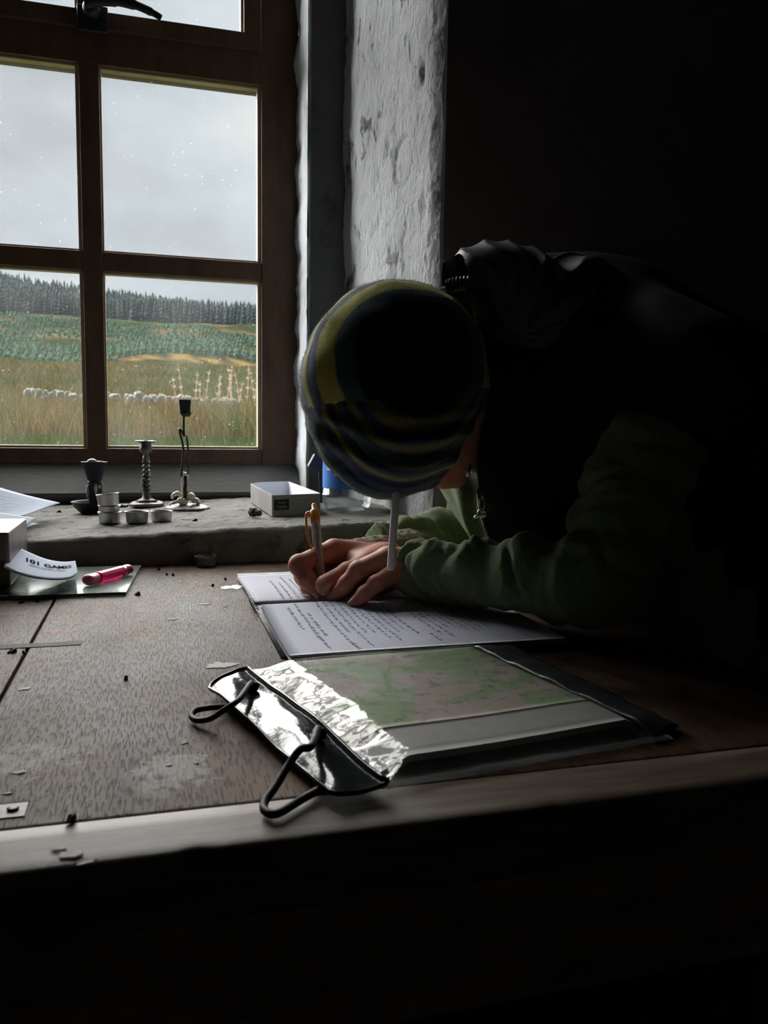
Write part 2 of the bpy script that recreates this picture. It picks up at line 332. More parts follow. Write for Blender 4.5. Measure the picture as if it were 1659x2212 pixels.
def clear(name, tint=(1, 1, 1), rough=.02, ior=1.5, dust=0, bump=None, gain=1.0, film=None):
    m = bpy.data.materials.new(name); m.use_nodes = True; t = m.node_tree; t.nodes.clear(); L = t.links.new
    out = N(t, 'ShaderNodeOutputMaterial'); tr = N(t, 'ShaderNodeBsdfTransparent'); tr.inputs[0].default_value = (*tint, 1)
    gl = N(t, 'ShaderNodeBsdfGlossy', i_Roughness=rough); fr = N(t, 'ShaderNodeFresnel', i_IOR=ior); mx = N(t, 'ShaderNodeMixShader')
    ge = N(t, 'ShaderNodeNewGeometry'); mr = N(t, 'ShaderNodeMapRange'); mr.inputs['To Min'].default_value = ior; mr.inputs['To Max'].default_value = 1/ior
    L(ge.outputs['Backfacing'], mr.inputs[0]); L(mr.outputs[0], fr.inputs['IOR'])    # same reflectance from both sides of the thin sheet
    mu = N(t, 'ShaderNodeMath', operation='MULTIPLY', use_clamp=True); mu.inputs[1].default_value = gain; L(fr.outputs[0], mu.inputs[0])
    L(mu.outputs[0], mx.inputs[0]); L(tr.outputs[0], mx.inputs[1]); L(gl.outputs[0], mx.inputs[2]); last = mx.outputs[0]
    co = N(t, 'ShaderNodeTexCoord').outputs['Object']
    if dust:
        df = N(t, 'ShaderNodeBsdfTranslucent'); df.inputs[0].default_value = (.85, .88, .9, 1)
        n = N(t, 'ShaderNodeTexNoise', i_Scale=150, i_Detail=2, i_Roughness=.5); L(co, n.inputs['Vector'])
        n2 = N(t, 'ShaderNodeTexNoise', i_Scale=6, i_Detail=4, i_Roughness=.6); L(co, n2.inputs['Vector'])
        r = N(t, 'ShaderNodeValToRGB'); e = r.color_ramp.elements; e[0].position = .725; e[0].color = (0, 0, 0, 1); e[1].position = .76; e[1].color = (.16, .16, .16, 1); L(n.outputs['Fac'], r.inputs[0])
        r2 = N(t, 'ShaderNodeMapRange'); r2.inputs['From Min'].default_value = .3; r2.inputs['From Max'].default_value = .8; r2.inputs['To Min'].default_value = dust*.5; r2.inputs['To Max'].default_value = dust*2; L(n2.outputs['Fac'], r2.inputs[0])
        ad = N(t, 'ShaderNodeMath', operation='ADD', use_clamp=True); L(r.outputs[0], ad.inputs[0]); L(r2.outputs[0], ad.inputs[1])
        m2 = N(t, 'ShaderNodeMixShader'); L(ad.outputs[0], m2.inputs[0]); L(last, m2.inputs[1]); L(df.outputs[0], m2.inputs[2]); last = m2.outputs[0]
    if film:      # thin matt film of scuffs and grease on the surface
        df = N(t, 'ShaderNodeBsdfDiffuse'); df.inputs[0].default_value = (*film[0], 1); n = N(t, 'ShaderNodeTexNoise', i_Scale=18, i_Detail=6, i_Roughness=.7); L(co, n.inputs['Vector'])
        r = N(t, 'ShaderNodeMapRange'); r.inputs['From Min'].default_value = .3; r.inputs['From Max'].default_value = .7; r.inputs['To Min'].default_value = film[1]*.6; r.inputs['To Max'].default_value = film[1]*1.4; L(n.outputs['Fac'], r.inputs[0])
        m3 = N(t, 'ShaderNodeMixShader'); L(r.outputs[0], m3.inputs[0]); L(last, m3.inputs[1]); L(df.outputs[0], m3.inputs[2]); last = m3.outputs[0]
    if bump:
        n = N(t, 'ShaderNodeTexNoise', i_Scale=bump[0], i_Detail=4, i_Roughness=.55, i_Distortion=.6); L(co, n.inputs['Vector'])
        bp = N(t, 'ShaderNodeBump', i_Strength=bump[1], i_Distance=bump[2]); L(n.outputs['Fac'], bp.inputs['Height']); L(bp.outputs[0], gl.inputs['Normal']); L(bp.outputs[0], fr.inputs['Normal'])
    L(last, out.inputs[0]); return m
MT['pane'] = clear('dusty_window_glass', (.985, .99, .985), .02, 1.45, dust=.009)
MT['bottle'] = clear('clear_bottle_plastic', (.93, .97, .95), .05, 1.45, bump=(60, .6, .004), gain=2.4, film=((.7, .78, .75), .08))
MT['sleeve'] = clear('clear_pvc_sleeve', (.97, .98, .98), .06, 1.30, bump=(45, .2, .003), gain=1.0, film=((.55, .57, .56), .07))
MT['board_glass'] = clear('greenish_glass', (.66, .78, .72), .16, 1.5, gain=1.0, film=((.30, .37, .33), .42))
MT['board_edge'] = M('green_glass_edge', (.10, .20, .15), .2, spec=.6)
MT['barrel'] = clear('clear_pen_barrel', (.85, .80, .80), .10, 1.5, gain=2, film=((.75, .68, .67), .5))

# ================================================================== STRUCTURE
XL, XR, YB = -2.4, 2.3, -2.3          # room shell
YW, YO = 1.40, 2.22                   # inner and outer face of the window wall
ZT = 2.62
S = lambda o: tag(o, kind='structure')
S(BX('floor', MT['floor'], None, XL-.2, XR+.2, YB-.2, YO, -.1, 0))
S(BX('ceiling', MT['room'], None, XL-.2, XR+.2, YB-.2, YO, ZT, ZT+.1))
S(BX('wall_left', MT['room'], None, XL-.2, XL, YB-.2, YO, 0, ZT))
S(BX('wall_right', MT['room'], None, XR, XR+.2, YB-.2, YO, 0, ZT))
S(BX('wall_front', MT['room'], None, XL, XR, YB-.2, YB, 0, ZT))
# window wall: thick masonry around the opening
WX0, WX1, WZ1 = -.745, .4805, 2.44     # opening at the room face
bm = bmesh.new()
box(bm, XL, WX0-.02, YW, YO, 0, ZT); box(bm, WX1+.02, XR, YW, YO, 0, ZT)
box(bm, WX0-.02, WX1+.02, YW, YO, WZ1, ZT); box(bm, WX0-.02, WX1+.02, YW+.035, YO, 0, .78)
wb = S(bmo('wall_back', bm, MT['room']))

def reveal(name, side):
    """plaster reveal: rounded arris at the room face, gently splayed, then the arris of the check"""
    x0, x1 = (WX1, .452) if side > 0 else (WX0, -.715)
    def fn(u, v):
        z = .76 + (WZ1-.76)*v
        # u 0..1 runs along the reveal from the room face to the check
        y = YW - .001 + (1.957-YW)*u; x = x0 + (x1-x0)*u
        n = Vector((y*1.0, z, side*3)); b = (fbm(n, 4, 4)*.006 + fbm(n, 22, 3)*.0022 + fbm(Vector((y*1.6, z*.55, side*3)), 75, 2)*.0016)
        if u < .06: x += side*.012*((.06-u)/.06)**2
        if u > .93: x -= side*.010*((u-.93)/.07)
        hole = 0
        if side > 0:
            for hy, hz, hr, hd in ((1.47, 1.62, .012, .016), (1.60, 1.28, .018, .007), (1.62, 1.20, .014, .007), (1.66, 1.55, .012, .006), (1.50, 1.22, .01, .009), (1.45, 1.38, .012, .008), (1.43, 1.14, .012, .012), (1.72, 1.51, .012, .006)):
                q = ((y-hy)/hr)**2 + ((z-hz)/(hr*1.7))**2
                hole += hd*math.exp(-q)
            q = math.sqrt(((y-1.565)/.05)**2 + ((z-1.495)/.045)**2)
            b = b*(1 if q > 1 else .3) - (.003 if q < 1 else 0) - .004*math.exp(-((q-1)/.12)**2)
        return Vector((x - side*b + side*hole, y, z))
    o = grid(name, 130 if side > 0 else 50, 420 if side > 0 else 120, fn, MT['plaster'], wb)
    return o
reveal('reveal_plaster', 1); reveal('reveal_plaster', -1)
# flat return faces of the check, facing the room, and the white plaster edge against the frame
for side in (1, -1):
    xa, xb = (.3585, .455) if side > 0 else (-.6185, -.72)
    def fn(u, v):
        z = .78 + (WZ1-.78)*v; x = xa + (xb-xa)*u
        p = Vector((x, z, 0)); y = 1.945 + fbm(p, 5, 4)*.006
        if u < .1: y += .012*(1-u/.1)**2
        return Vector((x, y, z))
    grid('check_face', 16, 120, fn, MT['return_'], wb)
    def fn(u, v):
        z = .78 + (WZ1-.78)*v; y = 1.955 + (2.10-1.955)*u
        p = Vector((y, z, 2)); x = xa + side*.001 + side*fbm(p, 9, 5)*.006 - side*.004*math.sin(u*math.pi) - side*.012*(u**3)*(.6+fbm(Vector((0, z, 5)), 12, 4)*1.3)
        return Vector((x, y, z))
    grid('plaster_edge', 14, 300, fn, MT['white'], wb)
BX('reveal_head', MT['plaster'], wb, WX0, WX1, YW, YO, WZ1-.02, WZ1+.01)
# broad cement sill with a rounded, worn front edge
def sill_z(x, y):
    p = Vector((x, y, 0))
    return .806 + (x-.13)*.03 + fbm(p, 5, 4)*.003 + fbm(p, 34, 3)*.0014 + fbm(Vector((x*.6, y*1.3, 2)), 95, 2)*.0013
def fn(u, v):
    x = WX0+.002 + (WX1+.012-WX0)*u
    if v < .2:
        y = YW + .002; z = .745 + .045*(v/.2); y += fbm(Vector((x, z, 9)), 8, 4)*.006
        q = ((x-.115)/.03)**2 + ((z-.783)/.007)**2
        y += .010*math.exp(-q)
        return Vector((x, y, z))
    if v < .34:
        a = (v-.2)/.14*math.pi/2; ed = .015 + .006*fbm(Vector((x, 0, 4)), 7, 3)
        z0 = sill_z(x, YW+.02)
        return Vector((x, YW+.002 + ed*(1-math.cos(a)) + fbm(Vector((x, a*.1, 9)), 8, 4)*.006*(1-v/.34), .79 + (z0-.79)*math.sin(a)))
    y = YW+.018 + (2.02-YW-.018)*((v-.34)/.66); return Vector((x, y, sill_z(x, y)))
grid('sill', 340, 260, fn, MT['sill'], wb)
tb = S(empty('trim_1', (-.13, 2.0, .82)))
b0, b1 = PY(300, 1064, 2.0), PY(300, 1003, 2.075)
bm = bmesh.new()
vs = [bm.verts.new(v) for v in [(x, y, z) for x in (-.617, .357) for y, z in ((1.995, b0.z), (2.076, b1.z), (2.09, b1.z-.01), (2.01, b0.z-.022), (1.995, b0.z-.008))]]
for k in range(5): bm.faces.new((vs[k], vs[(k+1) % 5], vs[5+(k+1) % 5], vs[5+k]))
bm.faces.new(vs[:5]); bm.faces.new(vs[5:])
bmo('sloping_board', bm, MT['board'], tb)
BX('dark_gap_filler', MT['iron'], tb, -.617, .357, 2.05, 2.09, .79, b1.z-.03)

# window: two columns of panes, fixed lower light, opening top sash
wn = S(empty('window_1', (-.13, 2.1, .9)))
FM, BD = MT['frame'], MT['bead']
fx0, fx1 = -.617, .3575; c0, c1 = -.5275, .2675     # frame, glass extents
yf, yb, yg = 2.08, 2.135, 2.116
fr = lambda n, *d, m=FM, bv=.002: BX(n, m, wn, *d, bevel=bv)
fr('frame_stile', .2675, fx1, yf, yb+.02, .86, 2.44); fr('frame_stile', fx0, -.5275, yf, yb+.02, .86, 2.44)
fr('frame_rail', c0, c1, yf+.001, yb+.02, .862, .924); fr('transom', c0, c1, yf+.001, yb+.02, 1.806, 1.888)
fr('frame_rail', c0, c1, yf, yb+.02, 2.36, 2.44)
fr('mullion', -.1505, -.1065, yf+.002, yb, .923, 1.807)
fr('glazing_bar', -.5275, -.1505, yf+.003, yb, 1.342, 1.386); fr('glazing_bar', -.1065, .2675, yf+.003, yb, 1.342, 1.386)
# opening sash, standing slightly proud
ys = 2.070
fr('sash_rail', c0+.002, c1-.002, ys, yb-.01, 1.880, 1.918); fr('sash_rail', c0+.002, c1-.002, ys, yb-.01, 2.325, 2.362)
fr('sash_stile', .2245, c1-.002, ys, yb-.01, 1.917, 2.326); fr('sash_stile', c0+.002, -.4845, ys, yb-.01, 1.917, 2.326)
fr('sash_bar', -.150, -.112, ys+.004, yb-.012, 1.917, 2.326)
cols = [(-.5275, -.1505), (-.1065, .2675)]
for xa, xb in cols:
    for za, zb in ((.924, 1.342), (1.386, 1.806)):
        fr('glass_pane', xa-.004, xb+.004, yg, yg+.004, za-.004, zb+.004, m=MT['pane'], bv=0)
        fr('glazing_bead', xb-.009, xb, yf+.010, yg, za, zb, m=BD, bv=.001); fr('glazing_bead', xa, xa+.004, yf+.016, yg, za, zb, m=BD, bv=.001)
        fr('glazing_bead', xa, xb, yf+.014, yg, za, za+.006, m=BD, bv=.001); fr('glazing_bead', xa, xb, yf+.014, yg, zb-.005, zb, m=BD, bv=.001)
for xa, xb in ((-.4845, -.150), (-.112, .2245)):
    fr('glass_pane', xa-.004, xb+.004, yg-.008, yg-.004, 1.914, 2.33, m=MT['pane'], bv=0)
    fr('glazing_bead', xb-.006, xb, ys+.014, yg-.008, 1.918, 2.325, m=BD, bv=.001)
# casement fastener: base plate on the sash rail and a curved lever
hb = Vector((-.115, ys-.012, 1.917))
bm = bmesh.new(); box(bm, -.150, -.083, ys-.010, ys, 1.868, 1.925, bevel=.004)
lathe(bm, [(.001, -.008), (.017, -.008), (.019, 0), (.019, .012), (.014, .020), (.001, .022)], 20, (0, 0, 0), Matrix.Translation((-.118, ys-.012, 1.912)) @ Matrix.Rotation(math.radians(90), 4, 'X'))
fb = bmo('fastener', bm, MT['iron'], wn, True)
lv = spline([(-.130, ys-.030, 1.918), (-.10, ys-.036, 1.926), (-.06, ys-.040, 1.928), (-.02, ys-.042, 1.923), (.015, ys-.040, 1.913), (.034, ys-.038, 1.905)], 6)
bm = bmesh.new(); tube(bm, lv, [.016]*6+[.0145]*6+[.012]*6+[.0095]*6+[.0075]*6+[.006], 12)
for v in bm.verts: v.co.y = (v.co.y-(ys-.036))*.7+(ys-.036)
bmo('fastener_lever', bm, MT['iron'], fb, True)

# ================================================================== TABLE
TY0, TY1, TX0, TX1 = .4405, 1.399, -.95, .565
table = empty('wooden_table', (0, .9, 0), 'old weathered oak plank table pushed up against the window sill', 'table')
O = MT['oak']
def slab(name, x0, x1, y0, y1, z1=.75, th=.032, wav=.0006, mat=O):
    bm = bmesh.new(); box(bm, x0, x1, y0, y1, z1-th, z1, bevel=.002)
    o = bmo(name, bm, mat, table); return o
slab('plank', -.95, -.545, .4925, TY1); slab('plank', -.543, -.1295, .4925, TY1); slab('plank', -.1265, TX1, .4925, TY1)
# front rail board with a worn, nicked arris
def fn(u, v):
    x = TX0+(TX1-TX0)*u
    ch = fbm(Vector((x, 1, 0)), 26, 4)
    prof = [(.4915, .718), (.4915, .7495), (.462, .7495), (.4445, .7492), (.4415, .7465), (.4405, .735), (.442, .706)]
    k = v*6; i = min(int(k), 5); f_ = k-i; a, b = prof[i], prof[i+1]
    y = a[0]+(b[0]-a[0])*f_; z = a[1]+(b[1]-a[1])*f_
    if i >= 2: y += max(0, ch-.32)*.012*(1 if i > 2 else f_)
    return Vector((x, y, z))
fo = grid('front_board', 400, 12, fn, M('front_rail_oak', (.165, .125, .095), .45, spec=.25, col2=(.085, .06, .042), scale=5, stretch=(3, 26, 26), bump=(120, .35, .0012)), table)
BX('table_apron', MT['oakedge'], table, -.90, TX1-.05, .47, .49, .60, .717); BX('table_apron', MT['oakedge'], table, -.90, TX1-.05, 1.36, 1.38, .60, .717)
for x in (-.88, .57):
    for y in (.475, 1.31):
        bm = bmesh.new(); rs = [box(bm, x, x+.06, y, y+.06, .0, .717, bevel=.004)]
        bmo('leg', bm, MT['oakedge'], table)
# inlaid cleat strip across the seam and the recessed iron plate with its screw
p = PZ(176, 1390); q = PZ(0, 1402)
BX('inlaid_strip', M('strip_wood', (.08, .075, .062), .7, spec=.1, col2=(.15, .14, .12), scale=20, stretch=(3, 30, 30), bump=(80, .4, .001)), table, -.30, p.x, p.y-.006, p.y+.010, .744, .7506)
a = PZ(62, 1734); c = PZ(52, 1764)
pl = BX('iron_plate', MT['hinge'], table, -.15, a.x, c.y, a.y, .748, .7507)
BX('plate_recess', MT['crumb'], table, -.15, a.x+.0004, a.y, a.y+.0022, .749, .7508)
s_ = PZ(28, 1751)
bm = bmesh.new(); lathe(bm, [(.0001, .0002), (.0032, .0002), (.0036, .0012), (.002, .0016), (.0001, .0016)], 16, (s_.x, s_.y, .7505)); bmo('screw', bm, MT['iron'], pl, True)

# crumbs and paint flakes lying on the table
def flake(px, py, w_, l_, rot, mat, th=.0003, z=.7503, name='paint_flake'):
    c = PZ(px, py, z); bm = bmesh.new(); n = 9; ps = []
    for k in range(n):
        a = 2*math.pi*k/n; r = 1+.3*math.sin(a*2.3+px)+.18*math.cos(a*4+py)
        ps.append(Vector((math.cos(a)*w_*r, math.sin(a)*l_*r, 0)))
    lo = [bm.verts.new(v) for v in ps]; hi = [bm.verts.new(v*.86+Vector((0, 0, th*(1+.6*math.sin(k))))) for k, v in enumerate(ps)]
    for k in range(n): bm.faces.new((lo[k], lo[(k+1) % n], hi[(k+1) % n], hi[k]))
    bm.faces.new(hi); bm.faces.new(lo[::-1])
    o = bmo(name, bm, mat); o.location = c; o.rotation_euler = (0, 0, rot); return o
FL = [(153, 1845, .0062, .0042, .3, 'largest white paint flake near the front table edge'), (127, 1832, .004, .003, 0, 'small white flake just left of the largest flake at the front table edge'),
      (188, 1863, .005, .0018, .1, 'thin white flake right on the front table edge'), (40, 1668, .0045, .003, .2, 'pale oval flake above the iron plate in the table'),
      (14, 1714, .003, .0016, 0, 'tiny pale flake just above the iron plate at the photo left edge'), (397, 1605, .0026, .002, .8, 'white triangular chip in the middle of the table left of the front cord'),
      (442, 1305, .0075, .0038, .1, 'white flat flake on bare wood left of the notebook corner'), (371, 1338, .006, .0028, 0, 'white flake lower left of the flat flake beside the notebook'),
      (486, 1310, .003, .002, 0, 'small white flake close to the notebook edge'), (484, 1257, .004, .0022, .2, 'white flake beside the far corner of the notebook'),
      (390, 1257, .0036, .003, .5, 'small cream flake on the table near the lone tealight'), (52, 1488, .005, .004, .5, 'round whitish flake beside the table seam'),
      (365, 1652, .002, .0028, .3, 'narrow pale chip by the waxy patch near table front'), (424, 1648, .0018, .0016, .3, 'tiny pale chip at the right of the waxy patch near table front')]
for x, y, a, b, r, lab in FL: tag(flake(x, y, a, b, r, MT['flake']), lab, 'flake', 'pale flakes scattered on the table')
CR = [(272, 1468, .0024, 'black crumb alone in the middle of the table'), (152, 1774, .003, 'black crumb in the joint of the front board'), (343, 1231, .0022, 'black crumb left of a close pair below the sill'),
      (361, 1242, .0022, 'left crumb of the close black pair below the sill'), (374, 1243, .0024, 'right crumb of the close black pair below the sill'), (487, 1252, .002, 'black crumb nearest the far notebook corner'),
      (459, 1266, .002, 'small brown crumb between notebook and lone tealight'), (45, 1303, .0026, 'black crumb just below the glass sheet, leftmost'), (81, 1300, .0024, 'black crumb below the glass sheet, second from the left'),
      (181, 1285, .004, 'large black crumb under the front edge of the glass sheet'), (53, 1412, .0026, 'black crumb right beside the table seam'), (26, 1409, .004, 'brown sliver crumb left of the table seam'),
      (265, 1284, .0022, 'small crumb at the front right corner of the glass sheet')]
for x, y, r, lab in CR: tag(flake(x, y, r, r*.8, x, MT['crumb'], .0022, name='crumb'), lab, 'crumb', 'dark crumbs scattered on the table')
tag(flake(297, 1285, .0036, .003, 0, MT['ocrumb'], .003, name='crumb'), 'tan pebble-like crumb right of the glass sheet corner', 'crumb')
tag(flake(421, 1126, .0045, .003, 0, MT['crumb'], .003, z=.8145, name='crumb'), 'black bit of soot alone on the sill in front of the wire candlestick', 'crumb')
tag(flake(127, 1107, .0035, .003, 0, MT['crumb'], .003, z=.806, name='crumb'), 'black bit of soot on the sill beside the loose papers', 'crumb')
# flat wax and paint patches
def patch(px, py, w_, l_, mat, lab, seed, z=.7502):
    c = PZ(px, py, z); bm = bmesh.new(); n = 40
    ps = []
    for k in range(n):
        a = 2*math.pi*k/n; r = .75+.5*fbm(Vector((math.cos(a), math.sin(a), seed)), 2.2, 5)
        ps.append(bm.verts.new((math.cos(a)*w_*r, math.sin(a)*l_*r, .0004)))
    bm.faces.new(ps); o = bmo('wax_patch', bm, mat); o.location = (c.x, c.y, z); return tag(o, lab, 'stain')
patch(502, 1268, .022, .018, MT['waxg'], 'grey wax patch on the table beside the far corner of the notebook', 1)
patch(478, 1437, .020, .011, MT['flake'], 'ragged white paint patch at the corner of the map case', 5)

# ================================================================== GLASS SHEET, BOOKLET, LIGHTER, BOX, PAPERS
g0, g1 = PZ(305, 1221, .755), PZ(272, 1279, .755); g2 = PZ(0, 1284, .755)
gs = empty('glass_sheet', (-.2, 1.25, .75), 'greenish glass sheet lying flat on the table under the booklet and lighter', 'glass sheet')
bm = bmesh.new(); xl = -.42
quad = [(xl, g0.y+.004), (g0.x, g0.y-.001), (g1.x, g1.y), (xl, g2.y-.012)]
lo = [bm.verts.new((x, y, .7507)) for x, y in quad]; hi = [bm.verts.new((x, y, .7553)) for x, y in quad]
bm.faces.new(hi); bm.faces.new(lo[::-1]); bmo('glass_face', bm, MT['board_glass'], gs)
bm = bmesh.new(); lo = [bm.verts.new((x, y, .7507)) for x, y in quad]; hi = [bm.verts.new((x, y, .7553)) for x, y in quad]
for k in range(4): bm.faces.new((lo[k], lo[(k+1) % 4], hi[(k+1) % 4], hi[k]))
bmo('glass_edge', bm, MT['board_edge'], gs)

BB = [((8, 1228), 1.185), ((60, 1246), 1.165), ((110, 1253), 1.165), ((150, 1250), 1.18), ((168, 1239), 1.207)]
BT = [((23, 1175), 1.33), ((60, 1193), 1.32), ((100, 1209), 1.31), ((135, 1215), 1.31), ((163, 1213), 1.32)]
sb = spline([PY(p[0], p[1], y) for p, y in BB], 8); st = spline([PY(p[0], p[1], y) for p, y in BT], 8)
def bk(u, v, dz=0):
    k = u*32; i = min(int(k), 31); f_ = k-i; a = sb[i].lerp(sb[i+1], f_); b = st[i].lerp(st[i+1], f_); q = a.lerp(b, v)
    q.z = max(q.z, .7562)+dz; return q
bklt = grid('booklet', 32, 10, lambda u, v: bk(u, v, .0012), MT['paper'], None, thick=.0012)
tag(bklt, 'curled white games instruction booklet leaning on the glass sheet', 'booklet')
def text_mesh(s, size=1, font=None, ext=0):
    cu = bpy.data.curves.new('t', 'FONT'); cu.body = s; cu.size = size; cu.align_x = 'CENTER'; cu.align_y = 'CENTER'; cu.resolution_u = 3; cu.offset = ext
    o = bpy.data.objects.new('t', cu); COL.objects.link(o); bpy.context.view_layer.update()
    me = bpy.data.meshes.new_from_object(o.evaluated_get(bpy.context.evaluated_depsgraph_get()))
    bpy.data.objects.remove(o); bm = bmesh.new(); bm.from_mesh(me); bmesh.ops.triangulate(bm, faces=bm.faces[:]); bpy.data.meshes.remove(me); return bm
def lay_text(s, fn, parent, name, mat, ext=0):
    bm = text_mesh(s, 1, ext=ext)
    for v in bm.verts: v.co = fn(v.co.x, v.co.y)
    return bmo(name, bm, mat, parent, world=True)
lay_text('101 GAMES', lambda x, y: bk(.54+x*.134, .60+y*.20, .0022), bklt, 'title_print', MT['black'], .03)
lay_text('WITH INSTRUCTIONS', lambda x, y: bk(.50+x*.047, .42+y*.085, .0022), bklt, 'subtitle_print', MT['black'], .01)
def strip_on(u0, u1, v0, v1, name, mat, n=8):
    return grid(name, n, 1, lambda u, v: bk(u0+(u1-u0)*u, v0+(v1-v0)*v, .0019), mat, bklt)
strip_on(.72, .93, .02, .07, 'small_print', MT['grey']); strip_on(.04, .09, .06, .17, 'small_print', MT['grey']); strip_on(.13, .2, .03, .09, 'small_print', MT['grey'])

# lighter: translucent body, paler flint end, darker button
la, lb = PZ(186, 1254, .764), PZ(279, 1229, .764); ld = (lb-la); LL = ld.length; ld.normalize()
ang = math.atan2(ld.y, ld.x)
lit = empty('lighter', la.lerp(lb, .5)-Vector((0, 0, .0085)), 'pink translucent plastic lighter lying on the glass sheet', 'lighter')
def lightpart(name, a, b, wy, hz, mat, taper=1, taper0=1):
    bm = bmesh.new(); n = 14; rings = []
    for i, t in enumerate(np.linspace(a, b, n)):
        s = 1
        e0 = (t-a)/(b-a)
        s = min(1, taper0+(1-taper0)*min(1, e0*6))*min(1, taper+(1-taper)*min(1, (1-e0)*6))
        rings.append([bm.verts.new(Vector((t*LL, math.cos(k*math.pi/10)*wy*s, math.sin(k*math.pi/10)*hz*s))) for k in range(20)])
    for q, r in zip(rings, rings[1:]):
        for k in range(20): bm.faces.new((q[k], q[(k+1) % 20], r[(k+1) % 20], r[k]))
    bm.faces.new(rings[0]); bm.faces.new(rings[-1])
    o = bmo(name, bm, mat, None, True); o.matrix_world = Matrix.Translation(la) @ Matrix.Rotation(ang, 4, 'Z'); setw(o, lit); return o
lightpart('lighter_body', .22, .83, .0105, .0082, MT['pink'])
lightpart('lighter_head', 0, .215, .0098, .0078, M('pale_pink_plastic', (1, .16, .30), .2, spec=.6, bump=(300, .8, .002)), 1, .55)
lightpart('lighter_button', .835, 1.0, .0095, .0078, MT['red'], .7)

# tin box at the far left carrying loose papers
t0 = PY(22, 1148, 1.22)
tbx = BX('metal_box', M('scuffed_tin', (.33, .31, .29), .35, metal=.25, col2=(.16, .15, .15), scale=14, bump=(60, .3, .001)), None, -.40, t0.x-.001, 1.215, 1.385, .7562, t0.z, bevel=.004)
tag(tbx, 'scuffed grey metal box at the left edge standing on the glass sheet', 'box')
def sheet(name, quadpx, label, sag=.0, mat=MT['paper'], lines=None, ext=.12):
    c = [PY(x, y, Y) if Y > 0 else PZ(x, y, -Y) for x, y, Y in quadpx]
    def fn(u, v):
        a = c[0].lerp(c[1], u); b = c[3].lerp(c[2], u); q = a.lerp(b, v); q.z += sag*math.sin(u*math.pi*.9)*(1-u*.3); return q
    o = grid(name, 20, 14, fn, mat, None, thick=.0007); tag(o, label, 'paper', 'loose papers on the box and sill')
    if lines:
        bm = bmesh.new(); r = random.Random(3)
        for (u0, u1, v) in lines:
            u = u0
            while u < u1:
                wd = r.uniform(.01, .03); hh = .006+r.random()*.006
                q = [fn(u, v)+Vector((0, 0, .0006)), fn(u+wd, v)+Vector((0, 0, .0006)), fn(u+wd, v+hh)+Vector((0, 0, .0006)), fn(u, v+hh*.5)+Vector((0, 0, .0006))]
                bm.faces.new([bm.verts.new(x) for x in q]); u += wd*1.4
        tag(bmo('handwriting', bm, MT['grey'], o), kind='stuff')
    return o
# corners: near-left, near-right, far-right, far-left
sheet('paper_sheet', [(-90, 1128, 1.50), (52, 1112, 1.52), (130, 1085, 1.70), (-40, 1040, 1.72)], 'upper white letter sheet curling up, topmost of the loose papers', -.004, lines=[(.05, .8, v) for v in (.35, .45, .52, .6, .68, .78)])
sheet('paper_sheet', [(-60, 1120, 1.40), (45, 1146, 1.405), (76, 1119, 1.50), (-60, 1098, 1.50)], 'white card sheet with a faint drawing, in front of the letter sheet', 0, lines=[(.45, .85, .6)])
sheet('paper_sheet', [(-60, 1125, 1.396), (28, 1149, 1.398), (83, 1131, 1.47), (-60, 1115, 1.47)], 'lowest white sheet peeking out beneath the card sheet', 0)

# ================================================================== THINGS ON THE SILL
def tealight(cx, cy, z, r=.0185, h=.0165, tilt=(0, 0), label='', group='empty tealight cups on the sill', content=True, mat=None):
    t = empty('tealight_cup', (0, 0, 0), label, 'tealight', group)
    bm = bmesh.new()
    lathe(bm, [(.0005, .0006), (r*.90, .0006), (r*.93, .0022), (r*.985, h*.9), (r*1.03, h), (r*1.035, h-.0006), (r*1.0, h-.0009), (r*.96, h*.86), (r*.90, .0012), (.0005, .0012)], 36, cap=False)
    bmo('cup', bm, mat or MT['alu'], t, True)
    if content:
        bm = bmesh.new(); lathe(bm, [(.0005, .0045), (r*.5, .004), (r*.88, .0062), (r*.9, .004), (.0005, .0022)], 24, cap=False)
        for v in bm.verts: v.co.z += fbm(v.co, 120, 2)*.0015
        bmo('wax', bm, MT['waxg'], t, True)
        bm = bmesh.new(); tube(bm, [(.001, 0, .0035), (.0015, .0008, .008)], .0007, 6); bmo('wick', bm, MT['crumb'], t)
    t.location = (cx, cy, z); t.rotation_euler = (tilt[0], tilt[1], 0); return t
def on_sill(px, py):   # point of the sill top seen at this place
    z = .81
    for _ in range(6): p = PZ(px, py, z); z = sill_z(p.x, p.y)
    return PZ(px, py, z)
p = on_sill(237, 1131)
tealight(p.x, p.y, p.z+.0005, .0200, .0215, label='lowest cup of the stack of three aluminium tealights on the sill', content=False)
tealight(p.x, p.y, p.z+.0125, .0193, .0215, label='middle cup of the stack of three aluminium tealights on the sill', content=False)
tealight(p.x-.0008, p.y, p.z+.0320, .0196, .0230, (math.radians(-2), math.radians(-6)), label='topmost tilted cup of the stack of three aluminium tealights', content=False)
p = on_sill(296, 1130); tealight(p.x, p.y, p.z+.0005, .0205, .0215, label='aluminium tealight with wax remains beside the stacked pair')
p = on_sill(349, 1127); tealight(p.x, p.y, p.z+.0005, .0195, .0205, label='aluminium tealight cup at the right end of the row on the sill')
p = PZ(443, 1219); tealight(p.x, 1.376, .7505, .0178, .0165, label='dull tealight standing alone on the table against the sill', group=None, mat=M('tarnished_aluminium', (.34, .32, .30), .45, metal=.7))

